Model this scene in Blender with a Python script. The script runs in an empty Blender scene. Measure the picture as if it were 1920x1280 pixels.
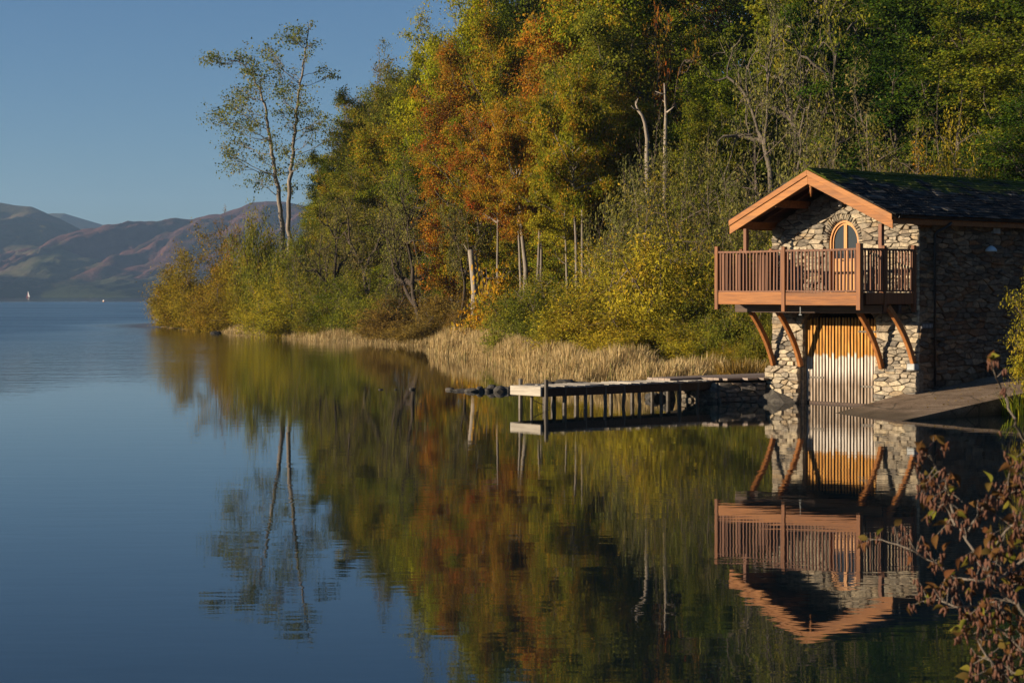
import bpy, bmesh, math, random
import numpy as np
from mathutils import Vector, Matrix, Quaternion

# ------------------------------------------------------------------ camera, sky, sun, exposure
scene = bpy.context.scene
COL = scene.collection
R = math.radians
FPX = 3600.0            # focal length in pixels of a 1920 wide frame
HZ = 554.0              # row of the horizon
CAMH = 3.1

cam_d = bpy.data.cameras.new("camera")
cam_d.sensor_width = 36.0
cam_d.lens = FPX / 1920 * 36
cam_d.shift_y = -(640 - HZ) / 1920
cam_d.clip_start = 0.1
cam_d.clip_end = 20000
cam_d.dof.use_dof = True
cam_d.dof.focus_distance = 56
cam_d.dof.aperture_fstop = 8
cam = bpy.data.objects.new("camera", cam_d)
cam.location = (0, 0, CAMH)
cam.rotation_euler = (R(90), 0, 0)
COL.objects.link(cam)
scene.camera = cam

SUN_EL = 11.8
TO_SUN = Vector((-0.964, -0.267, 0)).normalized() * math.cos(R(SUN_EL)) + Vector((0, 0, math.sin(R(SUN_EL))))
SUN_AZ = math.atan2(TO_SUN.x, TO_SUN.y)

world = bpy.data.worlds.new("World")
scene.world = world
world.use_nodes = True
wn = world.node_tree.nodes
wl = world.node_tree.links
wn.clear()
sky = wn.new("ShaderNodeTexSky")
sky.sky_type = 'NISHITA'
sky.sun_disc = False
sky.sun_elevation = R(SUN_EL)
sky.sun_rotation = SUN_AZ
sky.altitude = 150
sky.air_density = 0.85
sky.dust_density = 0.35
sky.ozone_density = 4.6
bg = wn.new("ShaderNodeBackground")
bg.inputs[1].default_value = 0.05
wo = wn.new("ShaderNodeOutputWorld")
wl.new(sky.outputs[0], bg.inputs[0])
wl.new(bg.outputs[0], wo.inputs[0])

sun_d = bpy.data.lights.new("sun", 'SUN')
sun_d.energy = 5.0
sun_d.angle = R(0.53)
sun_d.color = (1.0, 0.81, 0.58)
sun = bpy.data.objects.new("sun", sun_d)
sun.rotation_euler = TO_SUN.to_track_quat('Z', 'Y').to_euler()
COL.objects.link(sun)

scene.view_settings.view_transform = 'Standard'
scene.view_settings.look = 'None'
scene.view_settings.exposure = 0.98
scene.view_settings.gamma = 1.0
scene.view_settings.use_curve_mapping = False
cy = scene.cycles
cy.use_denoising = True
try:
    cy.denoiser = 'OPENIMAGEDENOISE'
    cy.denoising_input_passes = 'RGB_ALBEDO_NORMAL'
except Exception:
    pass
cy.max_bounces = 6
cy.diffuse_bounces = 2
cy.glossy_bounces = 3
cy.transmission_bounces = 4
cy.transparent_max_bounces = 4
cy.volume_bounces = 0
cy.caustics_reflective = False
cy.caustics_refractive = False
cy.sample_clamp_indirect = 4.0

rnd = random.Random(7)
RS = np.random.RandomState

# ------------------------------------------------------------------ helpers
def px2w(px, Y):
    return (px - 960) / FPX * Y

def py2z(py, Y):
    return CAMH + (HZ + 1 - py) / FPX * Y      # rows were measured against 555

def tag(o, label=None, cat=None, group=None, kind=None):
    if label: o["label"] = label
    if cat: o["category"] = cat
    if group: o["group"] = group
    if kind: o["kind"] = kind
    return o

def empty(name, loc=(0, 0, 0), rz=0.0):
    o = bpy.data.objects.new(name, None)
    o.empty_display_size = 0.2
    o.location = loc
    o.rotation_euler = (0, 0, rz)
    COL.objects.link(o)
    return o

def link(name, me, parent=None, mat=None):
    if mat is not None and len(me.materials) == 0:
        me.materials.append(mat)
    o = bpy.data.objects.new(name, me)
    COL.objects.link(o)
    if parent is not None:
        o.parent = parent
    return o

def np_mesh(name, V, F, smooth=False):
    """V (n,3); F list of (m,k) int arrays"""
    me = bpy.data.meshes.new(name)
    V = np.asarray(V, dtype=np.float32)
    me.vertices.add(len(V))
    me.vertices.foreach_set("co", V.ravel())
    F = [np.asarray(f, dtype=np.int32) for f in F if len(f)]
    nl = sum(f.size for f in F)
    npoly = sum(len(f) for f in F)
    me.loops.add(nl)
    me.polygons.add(npoly)
    me.loops.foreach_set("vertex_index", np.concatenate([f.ravel() for f in F]))
    tot = np.concatenate([np.full(len(f), f.shape[1], dtype=np.int32) for f in F])
    start = np.concatenate([[0], np.cumsum(tot)[:-1]]).astype(np.int32)
    me.polygons.foreach_set("loop_start", start)
    if smooth:
        me.polygons.foreach_set("use_smooth", np.ones(npoly, dtype=bool))
    me.update(calc_edges=True)
    return me

class MB:
    """collects simple shapes, builds ONE mesh object"""
    def __init__(self):
        self.v = []; self.f = []
    def add(self, verts, faces):
        n = len(self.v)
        self.v += [tuple(p) for p in verts]
        self.f += [tuple(i + n for i in f) for f in faces]
        return self
    def box(self, x0, x1, y0, y1, z0, z1, jit=0.0, rg=None):
        vs = [(x0,y0,z0),(x1,y0,z0),(x1,y1,z0),(x0,y1,z0),(x0,y0,z1),(x1,y0,z1),(x1,y1,z1),(x0,y1,z1)]
        if jit:
            rg = rg or rnd
            vs = [(a+rg.uniform(-jit,jit), b+rg.uniform(-jit,jit), c+rg.uniform(-jit,jit)) for a,b,c in vs]
        return self.add(vs, [(0,3,2,1),(4,5,6,7),(0,1,5,4),(1,2,6,5),(2,3,7,6),(3,0,4,7)])
    def bar(self, p, q, w, h, up=(0,0,1)):
        """box beam from p to q, section w (sideways) x h (up)"""
        p = Vector(p); q = Vector(q)
        d = (q-p).normalized(); u = Vector(up)
        s = d.cross(u)
        if s.length < 1e-4: s = d.cross(Vector((1,0,0)))
        s.normalize(); t = s.cross(d).normalized()
        vs = []
        for c in (p, q):
            for a, b in ((-1,-1),(1,-1),(1,1),(-1,1)):
                vs.append(c + s*(a*w/2) + t*(b*h/2))
        return self.add(vs, [(0,1,2,3)[::-1],(4,5,6,7),(0,1,5,4),(1,2,6,5),(2,3,7,6),(3,0,4,7)])
    def tube(self, path, radii, n=8, cap=True):
        path = [Vector(p) for p in path]
        rings = []
        ref = Vector((0.13, 0.97, 0.21))
        for i, p in enumerate(path):
            d = (path[min(i+1, len(path)-1)] - path[max(i-1, 0)]).normalized()
            s = d.cross(ref)
            if s.length < 1e-3: s = d.cross(Vector((1,0,0)))
            s.normalize(); t = s.cross(d)
            rings.append([p + (s*math.cos(2*math.pi*k/n) + t*math.sin(2*math.pi*k/n))*radii[i] for k in range(n)])
        vs = [v for r in rings for v in r]; fs = []
        for i in range(len(path)-1):
            for k in range(n):
                a = i*n+k; b = i*n+(k+1)%n
                fs.append((a, b, b+n, a+n))
        if cap:
            fs.append(tuple(range(n))[::-1]); fs.append(tuple(range((len(path)-1)*n, len(path)*n)))
        return self.add(vs, fs)
    def prism(self, poly, y0, y1):
        """poly of (x,z), extruded along y"""
        n = len(poly)
        vs = [(x, y0, z) for x, z in poly] + [(x, y1, z) for x, z in poly]
        fs = [tuple(range(n)), tuple(range(n, 2*n))[::-1]]
        for k in range(n):
            fs.append((k, k+n, (k+1) % n + n, (k+1) % n))
        return self.add(vs, fs)
    def mesh(self, name, bevel=0.0, smooth=False):
        me = bpy.data.meshes.new(name)
        me.from_pydata(self.v, [], self.f)
        bm = bmesh.new(); bm.from_mesh(me)
        bmesh.ops.recalc_face_normals(bm, faces=bm.faces)
        if bevel:
            bmesh.ops.bevel(bm, geom=list(bm.edges), offset=bevel, segments=1, affect='EDGES', profile=0.6, clamp_overlap=True)
        if smooth:
            for f in bm.faces: f.smooth = True
        bm.to_mesh(me); bm.free()
        return me
    def build(self, name, mat, parent=None, bevel=0.0, smooth=False):
        return link(name, self.mesh(name, bevel, smooth), parent, mat)

# lattice noise -----------------------------------------------------------------
def vnoise(x, y, seed=0):
    x = np.asarray(x, dtype=np.float64); y = np.asarray(y, dtype=np.float64)
    xi = np.floor(x).astype(np.int64); yi = np.floor(y).astype(np.int64)
    fx = x - xi; fy = y - yi
    fx = fx*fx*(3-2*fx); fy = fy*fy*(3-2*fy)
    def h(a, b):
        n = (a*374761393 + b*668265263 + seed*974634777) & 0x7fffffff
        n = ((n ^ (n >> 13)) * 1274126177) & 0x7fffffff
        n = n ^ (n >> 16)
        return (n & 0xffff) / 65535.0
    return (h(xi,yi)*(1-fx)+h(xi+1,yi)*fx)*(1-fy) + (h(xi,yi+1)*(1-fx)+h(xi+1,yi+1)*fx)*fy

def fbm(x, y, seed=0, oct=5, gain=0.5):
    s = 0; a = 1; tot = 0
    for o in range(oct):
        s = s + a*vnoise(x*2**o, y*2**o, seed+o*17); tot += a; a *= gain
    return s/tot

def smooth(a, b, x):
    t = np.clip((x-a)/(b-a), 0, 1)
    return t*t*(3-2*t)

# ------------------------------------------------------------------ materials
def mat_new(name):
    m = bpy.data.materials.new(name)
    m.use_nodes = True
    nt = m.node_tree
    nt.nodes.clear()
    out = nt.nodes.new("ShaderNodeOutputMaterial")
    return m, nt.nodes, nt.links, out

def ramp(n, stops):
    r = n.new("ShaderNodeValToRGB")
    e = r.color_ramp.elements
    while len(e) < len(stops): e.new(0.5)
    for el, (p, c) in zip(e, stops):
        el.position = p
        el.color = (c[0], c[1], c[2], 1)
    return r

def noise(n, l, vec, scale, detail=4, rough=0.55, dist=0.0):
    t = n.new("ShaderNodeTexNoise")
    t.inputs["Scale"].default_value = scale
    t.inputs["Detail"].default_value = detail
    t.inputs["Roughness"].default_value = rough
    t.inputs["Distortion"].default_value = dist
    if vec is not None: l.new(vec, t.inputs["Vector"])
    return t

def mixc(n, l, fac, a, b, mode='MIX'):
    m = n.new("ShaderNodeMix"); m.data_type = 'RGBA'; m.blend_type = mode
    for sock, val in ((m.inputs[0], fac), (m.inputs[6], a), (m.inputs[7], b)):
        if hasattr(val, "is_output"): l.new(val, sock)
        elif isinstance(val, (int, float)): sock.default_value = val
        else: sock.default_value = (val[0], val[1], val[2], 1)
    return m.outputs[2]

def math_n(n, l, op, a, b=None, c=None, clamp=False):
    m = n.new("ShaderNodeMath"); m.operation = op; m.use_clamp = clamp
    for i, v in enumerate((a, b, c)):
        if v is None: continue
        if hasattr(v, "is_output"): l.new(v, m.inputs[i])
        else: m.inputs[i].default_value = v
    return m.outputs[0]

def mapping(n, l, vec, scale=(1,1,1), rot=(0,0,0)):
    m = n.new("ShaderNodeMapping")
    m.inputs["Scale"].default_value = scale
    m.inputs["Rotation"].default_value = rot
    l.new(vec, m.inputs["Vector"])
    return m.outputs[0]

def principled(n, l, out, col, rough=0.8, bump=None, bstr=0.3, bdist=0.02, spec=0.3, metal=0.0):
    p = n.new("ShaderNodeBsdfPrincipled")
    if hasattr(col, "is_output"): l.new(col, p.inputs["Base Color"])
    else: p.inputs["Base Color"].default_value = (*col, 1)
    if hasattr(rough, "is_output"): l.new(rough, p.inputs["Roughness"])
    else: p.inputs["Roughness"].default_value = rough
    p.inputs["Specular IOR Level"].default_value = spec
    p.inputs["Metallic"].default_value = metal
    if bump is not None:
        b = n.new("ShaderNodeBump")
        b.inputs["Strength"].default_value = bstr
        b.inputs["Distance"].default_value = bdist
        l.new(bump, b.inputs["Height"])
        l.new(b.outputs[0], p.inputs["Normal"])
    l.new(p.outputs[0], out.inputs[0])
    return p

def m_wood(name, stops, grain=(1.2, 1.2, 14), rough=0.6, dirt=0.0, spec=0.25, along='z'):
    m, n, l, out = mat_new(name)
    tc = n.new("ShaderNodeTexCoord"); oi = n.new("ShaderNodeObjectInfo")
    sc = {'z': (18, 18, 1.1), 'x': (1.1, 18, 18), 'y': (18, 1.1, 18)}[along]
    mp = mapping(n, l, tc.outputs["Object"], sc)
    va = n.new("ShaderNodeVectorMath"); va.operation = 'ADD'
    l.new(mp, va.inputs[0])
    cx = n.new("ShaderNodeCombineXYZ")
    l.new(math_n(n, l, 'MULTIPLY', oi.outputs["Random"], 57.0), cx.inputs[0])
    l.new(math_n(n, l, 'MULTIPLY', oi.outputs["Random"], 91.0), cx.inputs[2])
    l.new(cx.outputs[0], va.inputs[1])
    t = noise(n, l, va.outputs[0], 1.0, 6, 0.6, 0.4)
    r = ramp(n, stops)
    f = math_n(n, l, 'ADD', t.outputs[0], math_n(n, l, 'MULTIPLY', math_n(n, l, 'SUBTRACT', oi.outputs["Random"], 0.5), 0.22), clamp=True)
    l.new(f, r.inputs[0])
    col = r.outputs[0]
    if dirt:
        t2 = noise(n, l, mapping(n, l, va.outputs[0], (0.22, 0.22, 0.22)), 1.6, 6, 0.7)
        d = ramp(n, [(0.42, (0,0,0)), (0.7, (1,1,1))]); l.new(t2.outputs[0], d.inputs[0])
        col = mixc(n, l, math_n(n, l, 'MULTIPLY', d.outputs[0], dirt), col, (0.05, 0.04, 0.03))
    principled(n, l, out, col, rough, t.outputs[0], 0.35, 0.006, spec)
    return m

def m_stone(name, cols, mortar=False, lichen=0.25):
    m, n, l, out = mat_new(name)
    tc = n.new("ShaderNodeTexCoord"); oi = n.new("ShaderNodeObjectInfo"); ge = n.new("ShaderNodeNewGeometry")
    pos = ge.outputs["Position"]
    v = math_n(n, l, 'FRACT', math_n(n, l, 'ADD', math_n(n, l, 'MULTIPLY', oi.outputs["Random"], 7.31), ge.outputs["Random Per Island"]))
    k = len(cols)
    r = ramp(n, [(i/(k-1), c) for i, c in enumerate(cols)])
    l.new(v, r.inputs[0])
    t1 = noise(n, l, pos, 9, 6, 0.65)
    t2 = noise(n, l, pos, 2.4, 4, 0.6)
    t3 = noise(n, l, pos, 34, 3, 0.6)
    sh = ramp(n, [(0.28, (0.42,0.42,0.42)), (0.5, (0.95,0.94,0.92)), (0.72, (1.5,1.45,1.35))])
    l.new(t1.outputs[0], sh.inputs[0])
    col = mixc(n, l, 1.0, r.outputs[0], sh.outputs[0], 'MULTIPLY')
    li = ramp(n, [(0.54, (0,0,0)), (0.66, (1,1,1))]); l.new(t2.outputs[0], li.inputs[0])
    col = mixc(n, l, math_n(n, l, 'MULTIPLY', li.outputs[0], lichen), col, (0.42, 0.39, 0.30))
    bsum = math_n(n, l, 'ADD', t1.outputs[0], math_n(n, l, 'MULTIPLY', t3.outputs[0], 0.5))
    principled(n, l, out, col, 0.9, bsum, 0.7, 0.03, 0.2)
    return m

def m_plain(name, col, rough=0.7, spec=0.3, var=0.25, scale=6.0, bstr=0.2, metal=0.0):
    m, n, l, out = mat_new(name)
    tc = n.new("ShaderNodeTexCoord")
    t = noise(n, l, tc.outputs["Object"], scale, 5, 0.6)
    r = ramp(n, [(0.3, tuple(c*(1-var) for c in col)), (0.7, tuple(min(1, c*(1+var)) for c in col))])
    l.new(t.outputs[0], r.inputs[0])
    principled(n, l, out, r.outputs[0], rough, t.outputs[0], bstr, 0.01, spec, metal)
    return m

def m_bark(name, c0, c1, sc=3.0):
    m, n, l, out = mat_new(name)
    tc = n.new("ShaderNodeTexCoord"); oi = n.new("ShaderNodeObjectInfo")
    mp = mapping(n, l, tc.outputs["Object"], (sc*1.6, sc*1.6, sc*0.35))
    t = noise(n, l, mp, 1.6, 6, 0.65, 0.5)
    r = ramp(n, [(0.3, c0), (0.66, c1)]); l.new(t.outputs[0], r.inputs[0])
    col = mixc(n, l, math_n(n, l, 'MULTIPLY', oi.outputs["Random"], 0.45), r.outputs[0], tuple(c*0.55 for c in c0))
    principled(n, l, out, col, 0.95, t.outputs[0], 0.6, 0.03, 0.1)
    return m

def m_leaf(name, a, b, acc, acc_amt=0.12, trans=0.44, nscale=0.35):
    """leaf colours: two tones in clumps, single leaves vary, some leaves of a third colour"""
    m, n, l, out = mat_new(name)
    tc = n.new("ShaderNodeTexCoord"); oi = n.new("ShaderNodeObjectInfo"); ge = n.new("ShaderNodeNewGeometry")
    va = n.new("ShaderNodeVectorMath"); va.operation = 'ADD'
    l.new(tc.outputs["Object"], va.inputs[0])
    cx = n.new("ShaderNodeCombineXYZ")
    l.new(math_n(n, l, 'MULTIPLY', oi.outputs["Random"], 83.0), cx.inputs[0])
    l.new(math_n(n, l, 'MULTIPLY', oi.outputs["Random"], 41.0), cx.inputs[1])
    l.new(cx.outputs[0], va.inputs[1])
    t = noise(n, l, va.outputs[0], nscale, 3, 0.6)
    isl = ge.outputs["Random Per Island"]
    f = math_n(n, l, 'ADD', t.outputs[0], math_n(n, l, 'MULTIPLY', math_n(n, l, 'SUBTRACT', isl, 0.5), 0.34))
    r = ramp(n, [(0.36, a), (0.62, b)]); l.new(f, r.inputs[0])
    t2 = noise(n, l, va.outputs[0], nscale*2.3, 2, 0.5)
    g = math_n(n, l, 'ADD', t2.outputs[0], math_n(n, l, 'MULTIPLY', math_n(n, l, 'FRACT', math_n(n, l, 'MULTIPLY', isl, 13.7)), 0.35))
    gr = ramp(n, [(0.82-acc_amt, (0,0,0)), (0.93-acc_amt, (1,1,1))]); l.new(g, gr.inputs[0])
    col = mixc(n, l, gr.outputs[0], r.outputs[0], acc)
    hs = n.new("ShaderNodeHueSaturation")
    l.new(col, hs.inputs["Color"])
    l.new(math_n(n, l, 'MULTIPLY_ADD', math_n(n, l, 'FRACT', math_n(n, l, 'MULTIPLY', isl, 5.3)), 0.7, 0.65), hs.inputs["Value"])
    l.new(math_n(n, l, 'MULTIPLY_ADD', oi.outputs["Random"], 0.03, 0.485), hs.inputs["Hue"])
    d = n.new("ShaderNodeBsdfDiffuse"); l.new(hs.outputs[0], d.inputs[0])
    tr = n.new("ShaderNodeBsdfTranslucent"); l.new(hs.outputs[0], tr.inputs[0])
    mx = n.new("ShaderNodeMixShader"); mx.inputs[0].default_value = trans
    l.new(d.outputs[0], mx.inputs[1]); l.new(tr.outputs[0], mx.inputs[2])
    l.new(mx.outputs[0], out.inputs[0])
    return m

M = {}
M['red_wood'] = m_wood("red_wood", [(0.25,(0.108,0.038,0.012)),(0.5,(0.194,0.073,0.024)),(0.75,(0.265,0.110,0.035))], along='z', dirt=0.42)
M['red_wood_x'] = m_wood("red_wood_x", [(0.25,(0.135,0.046,0.012)),(0.5,(0.254,0.095,0.022)),(0.75,(0.339,0.135,0.034))], along='x', dirt=0.42)
M['rail_wood'] = m_wood("rail_wood", [(0.25,(0.075,0.032,0.017)),(0.5,(0.143,0.061,0.031)),(0.75,(0.209,0.095,0.052))], along='z')
M['barge'] = m_wood("barge", [(0.25,(0.206,0.075,0.017)),(0.5,(0.316,0.124,0.031)),(0.75,(0.396,0.167,0.043))], along='x', dirt=0.42)
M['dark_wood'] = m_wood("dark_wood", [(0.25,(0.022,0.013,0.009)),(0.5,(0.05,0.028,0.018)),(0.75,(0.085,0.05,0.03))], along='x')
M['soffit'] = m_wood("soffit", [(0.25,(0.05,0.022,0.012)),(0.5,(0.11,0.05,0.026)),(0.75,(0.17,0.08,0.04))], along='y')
M['brace'] = m_wood("brace", [(0.25,(0.17,0.062,0.016)),(0.5,(0.30,0.115,0.030)),(0.75,(0.38,0.16,0.05))], along='z', dirt=0.3)
M['door'] = m_wood("door", [(0.25,(0.30,0.115,0.014)),(0.5,(0.42,0.17,0.022)),(0.75,(0.50,0.22,0.035))], along='z', rough=0.4, spec=0.4)
M['grey_wood'] = m_wood("grey_wood", [(0.25,(0.20,0.175,0.14)),(0.5,(0.36,0.325,0.265)),(0.75,(0.52,0.47,0.39))], along='x', dirt=0.25)
M['grey_wood_y'] = m_wood("grey_wood_y", [(0.25,(0.16,0.125,0.10)),(0.5,(0.27,0.21,0.17)),(0.75,(0.38,0.31,0.25))], along='y', dirt=0.3)
M['pile'] = m_wood("pile", [(0.25,(0.045,0.038,0.030)),(0.5,(0.10,0.085,0.066)),(0.75,(0.20,0.17,0.13))], along='z', dirt=0.5)
M['stone'] = m_stone("stone", [(0.13,0.115,0.095),(0.36,0.305,0.225),(0.20,0.175,0.14),(0.48,0.41,0.29),(0.27,0.205,0.13),(0.105,0.10,0.095),(0.40,0.335,0.24),(0.23,0.19,0.145),(0.33,0.285,0.22),(0.15,0.135,0.115)])
M['stone_side'] = m_stone("stone_side", [(0.070,0.053,0.039),(0.218,0.153,0.094),(0.102,0.076,0.055),(0.306,0.204,0.117),(0.141,0.098,0.062),(0.204,0.102,0.047),(0.065,0.051,0.039),(0.255,0.183,0.117),(0.116,0.087,0.062)], lichen=0.1)  # darker copy of the wall stone: the side wall's shade put into the colour
M['stone_dark'] = m_stone("stone_dark", [(0.078,0.070,0.060),(0.169,0.150,0.120),(0.117,0.106,0.096),(0.221,0.188,0.144),(0.143,0.112,0.084)], lichen=0.12)
M['wet_or_shaded_rock'] = m_stone("wet_or_shaded_rock", [(0.035,0.033,0.03),(0.08,0.075,0.068),(0.05,0.048,0.045),(0.10,0.09,0.078)], lichen=0.15)
M['mortar'] = m_plain("mortar", (0.17,0.145,0.11), 0.95, 0.1, 0.5, 14, 0.8)
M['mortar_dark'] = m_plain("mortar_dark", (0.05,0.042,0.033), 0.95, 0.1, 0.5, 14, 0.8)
M['black_metal'] = m_plain("black_metal", (0.012,0.012,0.013), 0.4, 0.4, 0.2)
M['lantern'] = m_plain("lantern", (0.30,0.28,0.25), 0.35, 0.5, 0.1)
M['lamp_shade'] = m_plain("lamp_shade", (0.45,0.58,0.66), 0.35, 0.5, 0.05)
M['white'] = m_plain("white", (0.78,0.77,0.74), 0.5, 0.4, 0.05)
M['lettering'] = m_plain("lettering", (0.55,0.55,0.54), 0.6, 0.2, 0.1)
M['plaque'] = m_plain("plaque", (0.06,0.06,0.065), 0.6, 0.3, 0.2)
M['pad'] = m_plain("pad", (0.34,0.36,0.36), 0.85, 0.2, 0.25)
M['orange_paint'] = m_plain("orange_paint", (0.8,0.30,0.05), 0.5, 0.4, 0.05)
M['dark_hull'] = m_plain("dark_hull", (0.20,0.03,0.03), 0.4, 0.4, 0.05)

def m_glass():
    m, n, l, out = mat_new("door_glass")
    p = principled(n, l, out, (0.02,0.025,0.03), 0.06, spec=0.6)
    return m
M['glass'] = m_glass()

def m_gate():
    m, n, l, out = mat_new("gate_slat_wood")
    tc = n.new("ShaderNodeTexCoord"); ge = n.new("ShaderNodeNewGeometry"); oi = n.new("ShaderNodeObjectInfo")
    mp = mapping(n, l, ge.outputs["Position"], (16, 16, 1.3))
    t = noise(n, l, mp, 1.0, 6, 0.65, 0.3)
    up = ramp(n, [(0.28,(0.18,0.07,0.018)),(0.5,(0.42,0.195,0.038)),(0.72,(0.62,0.35,0.09))]); l.new(t.outputs[0], up.inputs[0])
    lo = ramp(n, [(0.3,(0.30,0.24,0.19)),(0.5,(0.52,0.46,0.39)),(0.7,(0.72,0.67,0.60))]); l.new(t.outputs[0], lo.inputs[0])
    dk = ramp(n, [(0.3,(0.10,0.07,0.045)),(0.5,(0.24,0.18,0.13)),(0.7,(0.40,0.33,0.26))]); l.new(t.outputs[0], dk.inputs[0])
    sp = n.new("ShaderNodeSeparateXYZ"); l.new(ge.outputs["Position"], sp.inputs[0])
    w = noise(n, l, mapping(n, l, ge.outputs["Position"], (9, 9, 2)), 1.0, 4, 0.6)
    z = math_n(n, l, 'ADD', sp.outputs[2], math_n(n, l, 'MULTIPLY', math_n(n, l, 'ADD', math_n(n, l, 'SUBTRACT', w.outputs[0], 0.5), math_n(n, l, 'MULTIPLY', math_n(n, l, 'SUBTRACT', oi.outputs["Random"], 0.5), 0.8)), 0.22))
    a = ramp(n, [(0.50,(0,0,0)),(0.53,(1,1,1))]); l.new(math_n(n, l, 'MULTIPLY', z, 0.37), a.inputs[0])
    b = ramp(n, [(0.22,(0,0,0)),(0.36,(1,1,1))]); l.new(math_n(n, l, 'MULTIPLY', z, 0.37), b.inputs[0])
    col = mixc(n, l, b.outputs[0], dk.outputs[0], lo.outputs[0])
    col = mixc(n, l, a.outputs[0], col, up.outputs[0])
    principled(n, l, out, col, 0.75, t.outputs[0], 0.5, 0.006, 0.2)
    return m
M['gate'] = m_gate()

def m_slate():
    m, n, l, out = mat_new("slate")
    tc = n.new("ShaderNodeTexCoord"); oi = n.new("ShaderNodeObjectInfo"); ge = n.new("ShaderNodeNewGeometry")
    pos = ge.outputs["Position"]
    v = math_n(n, l, 'FRACT', math_n(n, l, 'ADD', math_n(n, l, 'MULTIPLY', oi.outputs["Random"], 7.31), ge.outputs["Random Per Island"]))
    r = ramp(n, [(0.0,(0.010,0.010,0.010)),(0.5,(0.022,0.022,0.022)),(0.88,(0.040,0.039,0.037)),(1.0,(0.12,0.11,0.095))]); l.new(v, r.inputs[0])
    sp = n.new("ShaderNodeSeparateXYZ"); l.new(pos, sp.inputs[0])
    t = noise(n, l, pos, 1.1, 5, 0.65)
    # moss cushions thickest along the ridge
    ridge = math_n(n, l, 'MULTIPLY', math_n(n, l, 'SUBTRACT', sp.outputs[2], 5.95), 0.42)
    f = math_n(n, l, 'ADD', t.outputs[0], ridge)
    mo = ramp(n, [(0.60,(0,0,0)),(0.70,(1,1,1))]); l.new(f, mo.inputs[0])
    col = mixc(n, l, mo.outputs[0], r.outputs[0], (0.060,0.075,0.010))
    t2 = noise(n, l, pos, 13, 3, 0.6)
    li = ramp(n, [(0.67,(0,0,0)),(0.71,(1,1,1))]); l.new(t2.outputs[0], li.inputs[0])
    col = mixc(n, l, math_n(n, l, 'MULTIPLY', li.outputs[0], 0.6), col, (0.16,0.15,0.05))
    principled(n, l, out, col, 0.95, t2.outputs[0], 0.8, 0.03, 0.08)
    return m
M['slate'] = m_slate()

def m_concrete():
    m, n, l, out = mat_new("slipway_concrete")
    ge = n.new("ShaderNodeNewGeometry"); pos = ge.outputs["Position"]
    t = noise(n, l, pos, 1.3, 6, 0.65); t2 = noise(n, l, pos, 26, 4, 0.6)
    r = ramp(n, [(0.3,(0.12,0.082,0.052)),(0.5,(0.20,0.145,0.098)),(0.7,(0.29,0.22,0.155))]); l.new(t.outputs[0], r.inputs[0])
    sp = n.new("ShaderNodeSeparateXYZ"); l.new(pos, sp.inputs[0])
    wet = ramp(n, [(0.04,(1,1,1)),(0.19,(0,0,0))]); l.new(math_n(n, l, 'ADD', sp.outputs[2], math_n(n, l, 'MULTIPLY', math_n(n, l, 'SUBTRACT', t.outputs[0], 0.5), 0.15)), wet.inputs[0])
    sp2 = ramp(n, [(0.35,(0.55,0.52,0.48)),(0.5,(1,1,1)),(0.68,(1.25,1.22,1.15))]); l.new(t2.outputs[0], sp2.inputs[0])
    c0 = mixc(n, l, 1.0, r.outputs[0], sp2.outputs[0], 'MULTIPLY')
    vo = n.new("ShaderNodeTexVoronoi"); vo.feature = 'DISTANCE_TO_EDGE'; vo.inputs["Scale"].default_value = 0.55
    dv = noise(n, l, pos, 3.0, 3, 0.6)
    l.new(mixc(n, l, 0.12, pos, dv.outputs["Color"]), vo.inputs["Vector"])
    ck = ramp(n, [(0.004,(1,1,1)),(0.014,(0,0,0))]); l.new(vo.outputs[0], ck.inputs[0])
    c0 = mixc(n, l, math_n(n, l, 'MULTIPLY', ck.outputs[0], 0.7), c0, (0.035,0.028,0.018))
    col = mixc(n, l, math_n(n, l, 'MULTIPLY', wet.outputs[0], 0.75), c0, (0.055,0.042,0.022))
    b = math_n(n, l, 'ADD', math_n(n, l, 'MULTIPLY', t2.outputs[0], 0.4), t.outputs[0])
    principled(n, l, out, col, 0.85, b, 0.4, 0.03, 0.25)
    return m
M['concrete'] = m_concrete()

def m_ground():
    m, n, l, out = mat_new("ground_soil")
    ge = n.new("ShaderNodeNewGeometry"); pos = ge.outputs["Position"]
    t = noise(n, l, pos, 0.5, 6, 0.65); t2 = noise(n, l, pos, 7, 5, 0.7)
    r = ramp(n, [(0.3,(0.035,0.028,0.014)),(0.48,(0.075,0.052,0.022)),(0.6,(0.055,0.060,0.018)),(0.75,(0.11,0.075,0.03))]); l.new(t.outputs[0], r.inputs[0])
    s = ramp(n, [(0.3,(0.5,0.5,0.5)),(0.7,(1.4,1.35,1.25))]); l.new(t2.outputs[0], s.inputs[0])
    col = mixc(n, l, 1.0, r.outputs[0], s.outputs[0], 'MULTIPLY')
    principled(n, l, out, col, 0.95, t2.outputs[0], 0.9, 0.15, 0.1)
    return m
M['ground'] = m_ground()

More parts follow.
